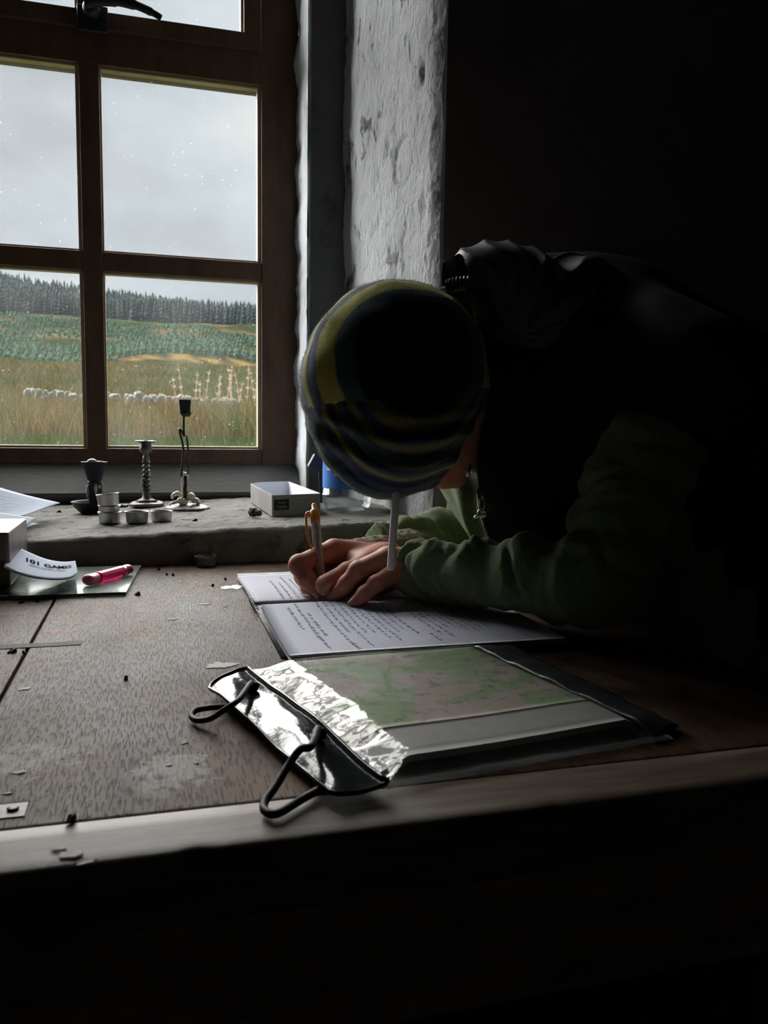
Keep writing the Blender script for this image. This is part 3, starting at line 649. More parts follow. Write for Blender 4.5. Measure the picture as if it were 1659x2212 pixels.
# chamberstick: saucer, stem, funnel cup with wax
p = on_sill(205, 1108); c = Vector((p.x+.001, p.y-.002, p.z+.0015))
ch = empty('candle_holder', c, 'dark chamberstick with saucer base and funnel cup, leftmost on the sill', 'candle holder')
k = 1.66/1760
bm = bmesh.new(); lathe(bm, [(.001, 0), (.028, 0), (.031, .001), (.0425, .013), (.0465, .0215), (.0475, .023), (.0455, .0215), (.036, .006), (.028, .0035), (.001, .003)], 40, c, cap=False)
bmo('saucer', bm, MT['iron'], ch, True)
bm = bmesh.new(); tube(bm, [c+Vector((math.cos(a)*.012+.052, math.sin(a)*.012, .013)) for a in np.linspace(-2.6, 2.6, 18)], .003, 8); bmo('ring_handle', bm, MT['iron'], ch, True)
bm = bmesh.new(); lathe(bm, [(.0135, .002), (.0135, .02), (.0125, .04), (.0128, .062), (.0135, .066)], 24, c)
bmo('stem', bm, MT['iron'], ch, True)
bm = bmesh.new(); lathe(bm, [(.001, .064), (.0125, .064), (.015, .070), (.0185, .084), (.0228, .101), (.0262, .1045), (.0262, .1055), (.021, .103), (.001, .095)], 32, c, cap=False)
bmo('funnel_cup', bm, MT['enamel'], ch, True)
bm = bmesh.new()
for dx, dz, r in ((-.004, .106, .0085), (-.011, .104, .005), (.008, .104, .005), (.014, .1045, .004)):
    bmesh.ops.create_icosphere(bm, subdivisions=2, radius=r, matrix=Matrix.Translation(c+Vector((dx, -.004, dz))) @ Matrix.Diagonal((1.1, 1, .75, 1)))
bmo('candle_stub', bm, MT['wax'], ch, True)
bm = bmesh.new()
for a, z0, z1 in ((3.5, .056, .03), (3.0, .05, .034), (-.2, .062, .045), (.3, .056, .04), (-1.4, .06, .038), (-.9, .058, .05)):
    tube(bm, [c+Vector((math.cos(a)*.0145, math.sin(a)*.0145, z)) for z in np.linspace(z0, z1, 5)], [.002, .0032, .0034, .003, .0012], 8)
bmo('wax_drips', bm, MT['waxg'], ch, True)

# barley-twist candlestick
p = on_sill(317, 1094); c = Vector((p.x, p.y, p.z+.001)); s = (PY(317, 1094, p.y)-PY(317, 945, p.y)).length/.145
tw = empty('candlestick', c, 'barley-twist metal candlestick with a flat drip pan, middle one on the sill', 'candlestick')
bm = bmesh.new(); lathe(bm, [(.001, 0), (.036, 0), (.038, .002), (.036, .006), (.031, .0095), (.030, .0085), (.001, .006)], 36, c, cap=False)
for v in bm.verts: v.co.z += max(0, fbm(v.co, 60, 2))*.002
bmo('base', bm, MT['dull'], tw, True)
bm = bmesh.new(); lathe(bm, [(.001, .010), (.022, .0105), (.024, .0115), (.016, .015), (.010, .018), (.0085, .026), (.0065, .034), (.0068, .037), (.005, .039)], 28, c, cap=False); bmo('base_collar', bm, MT['dull'], tw, True)
bm = bmesh.new()
for ph in (0, math.pi):
    n = 90; tube(bm, [c+Vector((math.cos(ph+t*2*math.pi*3.1)*.0050, math.sin(ph+t*2*math.pi*3.1)*.0050, .036+t*.062)) for t in np.linspace(0, 1, n)], .0036, 8)
bmo('twisted_stem', bm, MT['dull'], tw, True)
bm = bmesh.new(); lathe(bm, [(.004, .095), (.0058, .098), (.0072, .104), (.0070, .108), (.0052, .112), (.0056, .115), (.010, .1175), (.0134, .122), (.0138, .128), (.0118, .134), (.0112, .138), (.012, .140)], 28, c, cap=False); bmo('cup', bm, MT['dull'], tw, True)
bm = bmesh.new(); lathe(bm, [(.011, .1395), (.020, .141), (.0225, .1425), (.0225, .1438), (.014, .1435), (.0105, .142), (.010, .136), (.001, .136)], 28, c, cap=False)
for v in bm.verts: v.co.z += fbm(v.co, 90, 2)*.0016
bmo('drip_pan', bm, MT['dull'], tw, True)
bm = bmesh.new()
for a, z0, z1 in ((3.4, .062, .046), (3.2, .054, .040), (-.6, .075, .070)):
    tube(bm, [c+Vector((math.cos(a)*.0088, math.sin(a)*.0088, z)) for z in np.linspace(z0, z1, 5)], [.001, .0022, .0026, .0028, .0012], 8)
bmo('wax_drips', bm, MT['waxg'], tw, True)

# bent-wire candlestick
p = on_sill(406, 1104); Yw = p.y+.030
W_ = lambda px, py, dy=0: PY(px, py, Yw+dy)
base = Vector((W_(405, 1090).x, Yw, p.z+.001))
bw = empty('candlestick', base, 'tall bent-wire candlestick with square cup and spilled wax, rightmost on the sill', 'candlestick')
bm = bmesh.new(); lathe(bm, [(.001, 0), (.046, 0), (.0475, .002), (.047, .004), (.042, .0062), (.035, .0072), (.034, .008), (.028, .009), (.027, .0098), (.018, .0112), (.001, .013)], 48, base, cap=False)
for v in bm.verts:
    if v.co.z > base.z+.003: v.co.z += fbm(v.co, 110, 3)*.0022
bmo('disc_base', bm, M('waxy_cast_iron', (.035, .035, .036), .5, metal=.4, col2=(.22, .215, .20), scale=110, bump=(200, .6, .002)), bw, True)
bm = bmesh.new(); tube(bm, spline([W_(397, 896), W_(397, 930), W_(398.5, 942), W_(393, 932), W_(388, 927, .0), W_(389, 936), W_(396, 968), W_(394, 1000), W_(392, 1026), W_(394, 1032), W_(397, 1033)], 5), .0024, 8); bmo('bent_wire', bm, MT['iron'], bw, True)
bm = bmesh.new(); tube(bm, spline([W_(402.5, 941, .004), W_(406, 968, .004), W_(403, 985, .004), W_(404, 1000, .004), W_(407, 1012, .004), W_(404, 1030, .004), W_(401, 1060, .002), W_(401, 1090)], 5), .0021, 8); bmo('bent_wire', bm, MT['iron'], bw, True)
bm = bmesh.new(); tube(bm, [W_(399.5, 1028, -.004), W_(400.5, 1060, -.004), W_(402, 1090, -.004)], .0036, 8); bmo('upright_bar', bm, MT['iron'], bw, True)
cc = W_(399.5, 896); hh = (W_(399, 863)-cc).length
bm = bmesh.new(); box(bm, -.0122, .0122, -.0115, .0115, .001, hh, bevel=.002)
for v in bm.verts:
    if v.co.z < hh*.3: v.co.x *= .84; v.co.y *= .84
    v.co += cc
top = [f for f in bm.faces if f.calc_center_median().z > cc.z+hh-.0005]
r = bmesh.ops.inset_region(bm, faces=top, thickness=.0014); bmesh.ops.translate(bm, vec=(0, 0, -.012), verts=list({v for f in top for v in f.verts}))
bmo('square_cup', bm, MT['iron'], bw)
bm = bmesh.new(); cc2 = cc-Vector((-.002, 0, 0))
lathe(bm, [(.001, -.004), (.007, -.004), (.010, 0), (.0118, .003), (.0118, .006)], 20, cc2); bmo('cup_base', bm, MT['iron'], bw, True)
bm = bmesh.new()
tube(bm, spline([W_(400, 1020, -.003), W_(396, 1036, -.003), W_(395, 1060, -.003), W_(393.5, 1076, -.003), W_(392, 1088, -.003)], 5), [.004]*8+[.0025]*4+[.003]*5+[.005]*4, 10)
tube(bm, [W_(404, 1026, -.001), W_(405, 1036, -.001), W_(404, 1046, -.001)], [.003, .002, .001], 8)
bmesh.ops.create_icosphere(bm, subdivisions=2, radius=.0052, matrix=Matrix.Translation(W_(399.5, 1025, -.003)))
tube(bm, spline([W_(390, 1070, -.008), W_(382, 1066, -.012), W_(374, 1070, -.014), W_(371, 1077, -.014)], 5), [.005]*5+[.0045]*5+[.003]*5+[.001], 10)
tube(bm, spline([W_(393, 1080, -.01), W_(384, 1083, -.014), W_(372, 1088, -.02), W_(366, 1092, -.024)], 5), [.006]*5+[.004]*5+[.002]*5+[.001], 10)
for x, y, r in ((413, 1073, .0095), (424, 1080, .0065), (428, 1086, .005), (418, 1083, .005), (396, 1084, .009)):
    bmesh.ops.create_icosphere(bm, subdivisions=3, radius=r, matrix=Matrix.Translation(W_(x, y, -.008)) @ Matrix.Diagonal((1, 1, .85, 1)))
for v in bm.verts: v.co += Vector((fbm(v.co, 90, 2), 0, fbm(v.co+Vector((3, 0, 0)), 90, 2)))*.0018
bmo('spilled_wax', bm, MT['wax'], bw, True)

# rusty bolt
p = on_sill(553, 1118); bl = empty('bolt', p, 'rusty hexagonal bolt lying on the sill beside the card box', 'bolt')
R_ = Matrix.Translation(p+Vector((-.002, .0, .0095))) @ Matrix.Rotation(math.radians(12), 4, 'Z') @ Matrix.Rotation(math.radians(100), 4, 'Y') @ Matrix.Rotation(math.radians(62), 4, 'X')
R_ = Matrix.Translation(p+Vector((-.002, 0, .0098))) @ (Vector((.62, -.78, -.05)).to_track_quat('Z', 'Y').to_matrix().to_4x4())
bm = bmesh.new(); lathe(bm, [(.0085, -.010), (.0098, -.0088), (.0098, -.001), (.009, 0)], 6, (0, 0, 0), R_); bmo('hex_head', bm, MT['rust'], bl)
bm = bmesh.new(); prof = [(.0062, 0)]
for i in range(9): prof += [(.0062, .001+i*.0013), (.0054, .0016+i*.0013)]
prof += [(.0056, .0135), (.0046, .0145)]
lathe(bm, prof, 18, (0, 0, 0), R_); bmo('threaded_shank', bm, MT['rust'], bl, True)

# card tray, rounded left corner, dark label on the front
Yf = 1.556
A = PY(588, 1117, Yf); B = PY(693, 1108, 1.59); topz = PY(588, 1071, Yf).z; hgt = topz-A.z
ux = (Vector((B.x, B.y, 0))-Vector((A.x, A.y, 0))); W0 = ux.length; ux.normalize(); uy = Vector((-.02, 1, 0)).normalized(); D0 = .36
def rrect(w_, d_, rs, n=10):
    out = []
    for (cx, cy, a0), r in zip(((w_, 0, -90), (w_, d_, 0), (0, d_, 90), (0, 0, 180)), rs):
        sx = -1 if cx > 0 else 1; sy = 1 if cy == 0 else -1
        for k in range(n+1):
            a = math.radians(a0+90*k/n); out.append(Vector((cx+sx*r+r*math.cos(a), cy+sy*r+r*math.sin(a), 0)))
    return out
def tray_pt(v, z): return Vector((A.x, A.y, A.z+.001+z)) + ux*v.x + uy*v.y
ct = empty('card_tray', A+ux*.06+uy*.06, 'open grey card tray with white lining and dark brand label on the sill', 'box')
bm = bmesh.new(); o_ = rrect(W0, D0, (.004, .004, .012, .006)); i_ = rrect(W0-.003, D0-.003, (.003, .003, .03, .005))
# far-left corner strongly rounded as in the photograph
o_ = rrect(W0, D0, (.005, .012, .06, .008)); i_ = [v+(Vector((W0/2, D0/2, 0))-v).normalized()*.0022 for v in o_]
n = len(o_); a = [bm.verts.new(tray_pt(v, 0)) for v in o_]; b = [bm.verts.new(tray_pt(v, hgt)) for v in o_]
for k in range(n): bm.faces.new((a[k], a[(k+1) % n], b[(k+1) % n], b[k]))
bm.faces.new(a[::-1]); bmo('tray_wall', bm, MT['card'], ct)
bm = bmesh.new(); a = [bm.verts.new(tray_pt(v, hgt-.0005)) for v in o_]; b = [bm.verts.new(tray_pt(v, hgt)) for v in i_]; c_ = [bm.verts.new(tray_pt(v, .003)) for v in i_]
for k in range(n): bm.faces.new((a[k], a[(k+1) % n], b[(k+1) % n], b[k])); bm.faces.new((b[k], b[(k+1) % n], c_[(k+1) % n], c_[k]))
bm.faces.new(c_); bmo('white_lining', bm, MT['cardin'], ct)
def onfront(x, z, d=.0006): return tray_pt(Vector((x, -d, 0)), z)
lx0, lx1, lz0, lz1 = .004, .036, .012, .032
bm = bmesh.new(); bm.faces.new([bm.verts.new(onfront(x, z)) for x, z in ((lx0, lz0), (lx1, lz0), (lx1, lz1+.001), (lx0, lz1))]); lb_ = bmo('brand_label', bm, MT['logo'], ct)
lay_text('home', lambda x, y: onfront(.0205+x*.0098, .0185+y*.0115, .001), lb_, 'label_word', MT['lite'])
lay_text('George', lambda x, y: onfront(.0205+x*.0058, .0265+y*.0055, .001), lb_, 'label_word', MT['lite'])
bm = bmesh.new()
for z, x0, x1 in ((.034, .052, .078), (.031, .056, .074), (.026, .053, .064)):
    bm.faces.new([bm.verts.new(onfront(x, zz)) for x, zz in ((x0, z), (x1, z+.001), (x1, z+.0022), (x0, z+.0012))])
bmo('small_print', bm, MT['grey'], ct)

# water bottle standing on the sill behind the hat
p = on_sill(750, 1108); c = Vector((PY(751, 1100, p.y+.046).x, p.y+.046, sill_z(p.x, p.y)+.001)); s = .052
wb_ = empty('water_bottle', c, 'large clear plastic water bottle with blue label on the sill behind the hat', 'bottle')
def bprof(): return [(.001, .006), (s*.5, .004), (s*.80, 0), (s*.90, .003), (s*.97, .014), (s, .028), (s*1.03, .030), (s*1.03, .033), (s*.99, .035), (s*.985, .13), (s, .135), (s*.96, .17), (s*.6, .21), (s*.27, .235), (s*.26, .255)]
bm = bmesh.new(); rings = lathe(bm, bprof(), 48, c, cap=False)
for v in bm.verts:
    q = v.co-c; a = math.atan2(q.y, q.x)
    if .001 < q.z < .027: f_ = 1-.05*abs(math.sin(a*5)); v.co.x = c.x+q.x*f_; v.co.y = c.y+q.y*f_
bmo('bottle_body', bm, MT['bottle'], wb_, True)
bm = bmesh.new(); lathe(bm, [(s*.15, .255), (s*.30, .255), (s*.30, .272), (s*.28, .274), (.001, .274)], 24, c, cap=False); bmo('cap', bm, MT['blue'], wb_, True)
bm = bmesh.new(); lathe(bm, [(s*1.005, .046), (s*1.005, .125)], 48, c, cap=False); lab = bmo('blue_label', bm, MT['blue'], wb_, True)
def onb(a, z, k=1.015): return c+Vector((math.cos(a)*s*k, math.sin(a)*s*k, z))
bm = bmesh.new()
for a0, a1, z0, z1 in ((-2.75, -2.48, .083, .115), (-2.35, -1.75, .073, .115)):
    for i in range(8):
        x, y = a0+(a1-a0)*i/8, a0+(a1-a0)*(i+1)/8
        bm.faces.new([bm.verts.new(onb(q, z)) for q, z in ((x, z0), (y, z0), (y, z1), (x, z1))])
bmo('label_panel', bm, MT['labelw'], lab)
bm = bmesh.new()
for i in range(7): z = .090+i*.0034; bm.faces.new([bm.verts.new(onb(q, zz, 1.02)) for q, zz in ((-2.72, z), (-2.52, z), (-2.52, z+.0014), (-2.72, z+.0014))])
for i in range(8):
    z = .077+i*.0044; L_ = rng.uniform(.35, .55)
    for j in range(6):
        x, y = -2.3+L_*j/6, -2.3+L_*(j+1)/6-.01; bm.faces.new([bm.verts.new(onb(q, zz, 1.02)) for q, zz in ((x, z), (y, z), (y, z+.0014), (x, z+.0014))])
bmo('barcode_print', bm, MT['black'], lab)
# dark cap-like block leaning behind the bottle
p = PY(683, 1000, 1.80); bm = bmesh.new(); box(bm, -.014, .014, -.010, .010, -.016, .016, bevel=.002, M=Matrix.Translation(p) @ Matrix.Rotation(math.radians(28), 4, 'Y'))
zz = sill_z(p.x, p.y+.01)
bp_ = empty('black_box_clip', Vector((p.x+.005, p.y, zz)), 'black plastic clip on a thin stand, half hidden behind the bottle and hat', 'clip')
bmo('clip', bm, MT['iron'], bp_); bm = bmesh.new(); tube(bm, [Vector((p.x+.012, p.y, zz+.0005)), p+Vector((.008, 0, -.012))], .004, 8); bmo('stand', bm, MT['iron'], bp_)

# ================================================================== NOTEBOOK
ysp = 1.046
nb = empty('notebook', (.27, 1.04, .75), 'open ruled notebook full of handwriting under the writing hands', 'notebook')
nx0, nx1 = .124, .425; dx_near = .004
def page_edge(px, py, z): return PZ(px, py, z)
fl_, fs_ = PZ(513, 1243, .7575), PZ(552, 1303, .7575)
nl, nbk, nr = PZ(563, 1300, .7655), PZ(626, 1416, .760), PZ(1052, 1385, .760)
def near(u, v, dz=0, top=True):     # u along x (0 = left edge), v 0 at the spine .. 1 at the near edge
    xa = nl.x + (nbk.x-nl.x)*v; xb = .43
    y = nl.y-.002 + (nbk.y-nl.y)*v + (nr.y-nbk.y)*u*.55*v
    z = .7600 + .0055*math.exp(-v*9) - .003*math.exp(-v*40) + .0008*math.sin(v*7+u*3)
    return Vector((xa+(xb-xa)*u, y, z+dz))
def far(u, v, dz=0):                # v 0 at the spine .. 1 at the far edge
    xa = fs_.x + (fl_.x-fs_.x)*v; z = .7572 - .002*math.exp(-v*30) + .0012*math.sin(v*5)*(1-u)
    return Vector((xa+(.43-xa)*u, ysp+.002 + (fl_.y-ysp)*v, z+dz))
grid('cover', 2, 2, lambda u, v: Vector((.1225+.311*u+.003*v, .803+(1.279-.803)*v, .7524)), MT['cover'], nb, thick=.0018)
for k in range(4):
    sh = .0011*math.sin(k*2.1)
    grid('page', 16, 24, lambda u, v: near(u, v, -.0013*(k+1))+Vector((sh, -sh-.0006*k, 0)), MT['page'], nb, thick=.0008)
pn = grid('page', 24, 40, lambda u, v: near(u, v), MT['page'], nb, thick=.0008)
for k in range(2): grid('page', 16, 24, lambda u, v: far(u, v, -.0012*(k+1))+Vector((-.0006*k, .0004*k, 0)), MT['page'], nb, thick=.0008)
pf = grid('page', 24, 40, lambda u, v: far(u, v), MT['page'], nb, thick=.0008)
bm = bmesh.new()
for k in range(6):
    y = 1.0+k*.012; x = .1215+.002*((y-.8)/.47)
    tube(bm, [Vector((x+math.cos(a)*.0028, y, .7552+math.sin(a)*.0032)) for a in np.linspace(.3, 5.6, 9)], .0006, 5)
tag(bmo('wire_binding', bm, MT['iron'], nb, True), kind='stuff')
def ruling(fn, name, par):
    bm = bmesh.new()
    for i in range(1, 34, 2):
        u = i/34; 
        for j in range(12): 
            v0, v1 = j/12+.01, (j+1)/12
            bm.faces.new([bm.verts.new(fn(a, b, .0003)) for a, b in ((u, v0), (u+.0012, v0), (u+.0012, v1), (u, v1))])
    for v in (.2, .72):
        for j in range(12): bm.faces.new([bm.verts.new(fn(a, b, .0003)) for a, b in ((j/12, v), ((j+1)/12, v), ((j+1)/12, v+.0016), (j/12, v+.0016))])
    tag(bmo(name, bm, MT['rule'], par), kind='stuff')
ruling(near, 'ruled_lines', pn); ruling(far, 'ruled_lines', pf)
def scribble(fn, par, rows, mats):
    r = random.Random(11); bms = [bmesh.new() for _ in mats]
    for (u, v0, v1, mi) in rows:
        v = v0; bm = bms[mi]
        while v < v1:
            wl = r.uniform(.018, .06); n = max(5, int(wl/.0042)); prev = None; ph = r.random()*6
            for k in range(n+1):
                vv = v+wl*k/n
                if vv > v1: break
                uu = u + (math.sin(k*1.9+ph)*.0046 + r.uniform(-.0045, .0045))*(1.5 if r.random() < .14 else 1) + (vv-v0)*.008
                c_ = (uu, vv)
                if prev:
                    a, b = prev, c_; dx, dy = b[0]-a[0], b[1]-a[1]; L_ = math.hypot(dx, dy) or 1; w2 = .0013; ox, oy = -dy/L_*w2, dx/L_*w2*1.2
                    bm.faces.new([bm.verts.new(fn(q[0], q[1], .0005)) for q in ((a[0]-ox, a[1]-oy), (b[0]-ox, b[1]-oy), (b[0]+ox, b[1]+oy), (a[0]+ox, a[1]+oy))])
                prev = c_
            v += wl+r.uniform(.012, .03)
    for bm, m in zip(bms, mats): tag(bmo('handwriting', bm, m, par), kind='stuff')
rows = [(.10+.0, .12, .55, 0), (.135, .05, .95, 0), (.165, .25, .7, 0)]
rows += [(.225+i*.0295, .03, random.Random(i).uniform(.62, .96), 1 if i < 9 else 0) for i in range(10)]
rows += [(.235, .86, .99, 0), (.54, .78, .93, 0)] + [(.57+i*.0295, .10, random.Random(i+5).uniform(.55, .97), 0) for i in range(12)]
scribble(near, pn, rows, [MT['ink'], MT['blueink']])
scribble(far, pf, [(.13+i*.032, .04, random.Random(i+50).uniform(.55, .9), 0) for i in range(22)], [MT['ink']])

# ================================================================== PEN AND ROD
tip = PZ(697, 1294, .7582); ptop = PY(678, 1088, tip.y+.075); ax = ptop-tip; PL = ax.length; axn = ax.normalized()
Q = axn.to_track_quat('Z', 'Y').to_matrix().to_4x4()
pen = empty('ballpoint_pen', tip, 'clear ballpoint pen with orange clip and tip held upright in the writing hand', 'pen')
MP = Matrix.Translation(tip) @ Q
bm = bmesh.new(); lathe(bm, [(.0005, 0), (.0010, .002), (.0026, .006), (.0050, .014), (.0062, .026), (.0064, PL*.24)], 24, (0, 0, 0), MP); bmo('grip_tip', bm, M('amber_grip', (.55, .30, .04), .35, spec=.5), pen, True)
bm = bmesh.new(); lathe(bm, [(.0063, PL*.24), (.0063, PL*.80)], 24, (0, 0, 0), MP, cap=False); bmo('barrel', bm, MT['barrel'], pen, True)
bm = bmesh.new(); lathe(bm, [(.0026, PL*.30), (.0026, PL*.78)], 14, (0, 0, 0), MP); bmo('refill', bm, MT['refill'], pen, True)
bm = bmesh.new(); lathe(bm, [(.0030, PL*.27), (.0030, PL*.37)], 14, (0, 0, 0), MP); bmo('refill_end', bm, MT['refillr'], pen, True)
bm = bmesh.new(); lathe(bm, [(.0064, PL*.785), (.0068, PL*.80), (.0071, PL*.90), (.0060, PL*.925), (.0038, PL*.935), (.0035, PL*.985), (.0022, PL)], 24, (0, 0, 0), MP); bmo('cap', bm, MT['orange'], pen, True)
side = (-rt - axn*(-rt).dot(axn)).normalized()
bm = bmesh.new(); P0 = tip+axn*PL*.905
tube(bm, spline([P0+side*.004, P0+side*.0110-axn*.001, P0+side*.0128-axn*.014, P0+side*.0120-axn*.038, P0+side*.0072-axn*.060, P0+side*.0085-axn*.068], 5), [.0024]*6+[.0018]*10+[.0015]*10, 8)
bmo('clip', bm, MT['orange'], pen, True)
ra, rb = PY(858, 1030, .955), PY(843.5, 1232, .935)
bm = bmesh.new(); n_ = (rb-ra).normalized(); Q2 = Matrix.Translation(ra) @ n_.to_track_quat('Z', 'Y').to_matrix().to_4x4(); LR = (rb-ra).length
lathe(bm, [(.0040, 0), (.0050, .001), (.0048, LR*.5), (.0045, LR-.004), (.0040, LR-.0012), (.0028, LR-.0002), (.0005, LR)], 24, (0, 0, 0), Q2)
tag(bmo('ivory_rod', bm, MT['rod'], None, True), 'ivory white rounded rod pointing straight down from under the hat to the near hand', 'rod')

# ================================================================== MAP CASE
mc = empty('map_case', (.24, .65, .75), 'clear waterproof map case with black border and cords, folded map inside, in the foreground', 'map case')
zc = .763
cA, cB, cC, cD = PZ(525, 1441, .757), PZ(833, 1688, .757), PZ(1448, 1582, .757), PZ(1040, 1389, .759)   # back-left, front-left, front-right, back-right
def mpt(u, v):   # u left->right, v back->front
    a = cA.lerp(cD, u); b = cB.lerp(cC, u); return a.lerp(b, v)
def zmap(u, v):
    e_ = min(u*6, (1-u)*9, v*12, (1-v)*9, 1); e_ = max(e_, 0); h = e_*e_*(3-2*e_)
    return .7525 + .0125*h + .0010*math.sin(u*5+v*3)*h
def fmap(u, v): q = mpt(.035+u*.90, .02+.90*v); q.z = min(zmap(.035+u*.9, .02+.90*v)-.0014, .7635+.0006*math.sin(u*7)*math.sin(v*4)); return q
mm = bpy.data.materials.new('printed_map'); mm.use_nodes = True; t, b = nodes(mm); L = t.links.new
co = N(t, 'ShaderNodeTexCoord').outputs['Object']; n1 = N(t, 'ShaderNodeTexNoise', i_Scale=15, i_Detail=6, i_Roughness=.62, i_Distortion=.5); L(co, n1.inputs['Vector'])
r1 = N(t, 'ShaderNodeValToRGB'); r1.color_ramp.interpolation = 'EASE'; e = r1.color_ramp.elements; e[0].position = .46; e[0].color = (.44, .35, .31, 1); e[1].position = .53; e[1].color = (.25, .34, .16, 1); L(n1.outputs['Fac'], r1.inputs[0])
n2 = N(t, 'ShaderNodeTexNoise', i_Scale=26, i_Detail=2, i_Distortion=1.6); L(co, n2.inputs['Vector'])
r2 = N(t, 'ShaderNodeValToRGB'); e = r2.color_ramp.elements; e[0].position = .49; e[0].color = (1, 1, 1, 1); e[1].position = .5; e[1].color = (.55, .5, .5, 1); x = r2.color_ramp.elements.new(.51); x.color = (1, 1, 1, 1); L(n2.outputs['Fac'], r2.inputs[0])
n3 = N(t, 'ShaderNodeTexNoise', i_Scale=90, i_Detail=4); L(co, n3.inputs['Vector']); r3 = N(t, 'ShaderNodeValToRGB'); e = r3.color_ramp.elements; e[0].position = .34; e[0].color = (.5, .5, .62, 1); e[1].position = .42; e[1].color = (1, 1, 1, 1); L(n3.outputs['Fac'], r3.inputs[0])
m1 = N(t, 'ShaderNodeMix', data_type='RGBA', blend_type='MULTIPLY'); m1.inputs[0].default_value = .7; L(r1.outputs[0], m1.inputs[6]); L(r2.outputs[0], m1.inputs[7])
m2 = N(t, 'ShaderNodeMix', data_type='RGBA', blend_type='MULTIPLY'); m2.inputs[0].default_value = .9; L(m1.outputs[2], m2.inputs[6]); L(r3.outputs[0], m2.inputs[7]); L(m2.outputs[2], b.inputs['Base Color']); b.inputs['Roughness'].default_value = .7
grid('folded_map', 30, 30, lambda u, v: fmap(u, v*.80), mm, mc, thick=.005)
grid('map_margin', 30, 8, lambda u, v: fmap(u, .803+v*.19)-Vector((0, 0, .0005*v)), M('grey_margin_paper', (.42, .40, .37), .7, col2=(.37, .36, .34), scale=20), mc, thick=.005)
def fsl(u, v):
    q = mpt(u, v); w_ = math.exp(-(u/.15)**2)
    wu, wv = u+.03*fbm(Vector((u*9, v*9, 1)), 1, 2), v+.03*fbm(Vector((u*9, v*9, 5)), 1, 2)
    q.z = zmap(u, v) + .0006 + w_*(.0022*fbm(Vector((wu*5, wv*6, 2)), 1.6, 3)+.0011*abs(fbm(Vector((wu*14, wv*22, 6)), 1.3, 2))) + .0012*fbm(Vector((u*3, v*3, 7)), 1.6, 3)
    if v > .92: q.z -= 0
    return q
grid('clear_sleeve', 110, 110, fsl, MT['sleeve'], mc)
grid('clear_sleeve_back', 10, 10, lambda u, v: mpt(u, v).lerp(mpt(u, v), 0)+Vector((0, 0, .7515-mpt(u, v).z)), MT['sleeve'], mc)
# side wall of the bulging sleeve, front weld and right border in black pvc
def band(name, f0, f1, n=40, mat=MT['pvc'], th=.0016, dz=0, wob=.001):
    def fn(u, v):
        q = f0(u).lerp(f1(u), v); q.z += dz + wob*math.sin(v*math.pi)*.6 + wob*fbm(Vector((u*6, v, 3)), 1.5, 2); return q
    return grid(name, n, 8, fn, mat, mc, thick=th)
dullpvc = M('matt_black_pvc', (.03, .032, .038), .35, spec=.5, bump=(40, .4, .003))
rA, rB = PZ(1100, 1393, .7555), PZ(1466, 1570, .754)
band('border_strip', lambda u: (mpt(.94, u)+Vector((0, 0, zmap(.94, u)-mpt(.94, u).z+.0015))), lambda u: rA.lerp(rB, u)+Vector((0, 0, .001)), mat=dullpvc, wob=.002)
band('front_weld', lambda u: mpt(u, .985)+Vector((0, 0, .7545-mpt(u, .985).z)), lambda u: mpt(u, 1.012)+Vector((0, 0, .7530-mpt(u, 1.01).z)), mat=MT['sleeve'], th=.0008)
# hanging tab with two eyelets, glossy and curling off the table
tA, tB = PZ(447, 1459, .768), PZ(722, 1712, .760); jA, jB = PZ(533, 1442, .760), PZ(838, 1690, .760)
def ftab(u, v):    # u back->front along the tab, v outer->seam
    uo = .012*(1-min(1, v*5))**2; 
    uu = u
    if v < .16: uu = .5+(u-.5)*(1-.05*(1-v/.16)**2)
    o_ = tA.lerp(tB, uu); j = jA.lerp(jB, uu); q = o_.lerp(j, v)
    q.z = .7610 - (1-v)*(.0035-.002*math.sin(u*math.pi*1.15+.3)) + .0016*math.sin(u*8+v*4) + .0022*math.sin(u*math.pi)*math.sin(v*math.pi) + .0016*fbm(Vector((u*3, v*1.2, 4)), 1.3, 2)
    return q
tab = grid('hanging_tab', 60, 24, ftab, MT['pvc'], mc, thick=.0016)
bm = bmesh.new(); tube(bm, [ftab(0, v)+Vector((0, 0, .0006)) for v in np.linspace(1, 0, 14)]+[ftab(u, 0)+Vector((0, 0, .0006)) for u in np.linspace(.03, 1, 40)]+[ftab(1, v)+Vector((0, 0, .0006)) for v in np.linspace(.05, 1, 14)], .0014, 8, caps=True)
bmo('welded_rim', bm, MT['pvc'], tab, True)
bm = bmesh.new(); tube(bm, [ftab(u, 1)+Vector((0, 0, .0012)) for u in np.linspace(0, 1, 30)], .0018, 8); bmo('seam_welt', bm, MT['pvc'], tab, True)
eyes = []
for u, v in ((.20, .60), (.70, .66)):
    c_ = ftab(u, v)+Vector((0, 0, .0012)); eyes.append(c_)
    bm = bmesh.new(); lathe(bm, [(.0032, 0), (.0058, 0), (.0062, .0010), (.0048, .0020), (.0032, .0012)], 20, c_, Matrix.Rotation(.1, 4, 'X'), cap=False); bmo('eyelet', bm, MT['cord'], tab, True)
e0, e1 = eyes
c1 = [e0+Vector((0, 0, -.002)), e0+Vector((0, 0, .006)), PZ(515, 1512, .773), PZ(485, 1533, .768), PZ(455, 1552, .758), PZ(425, 1556, .7545), PZ(413, 1546, .7545), PZ(425, 1534, .756), PZ(460, 1528, .7585), PZ(500, 1527, .7565), PZ(535, 1532, .7540)]
bm = bmesh.new(); tube(bm, spline(c1, 8), .0024, 10); tag(bmo('cord', bm, MT['cord'], mc, True), 'short cord loop at the back eyelet')
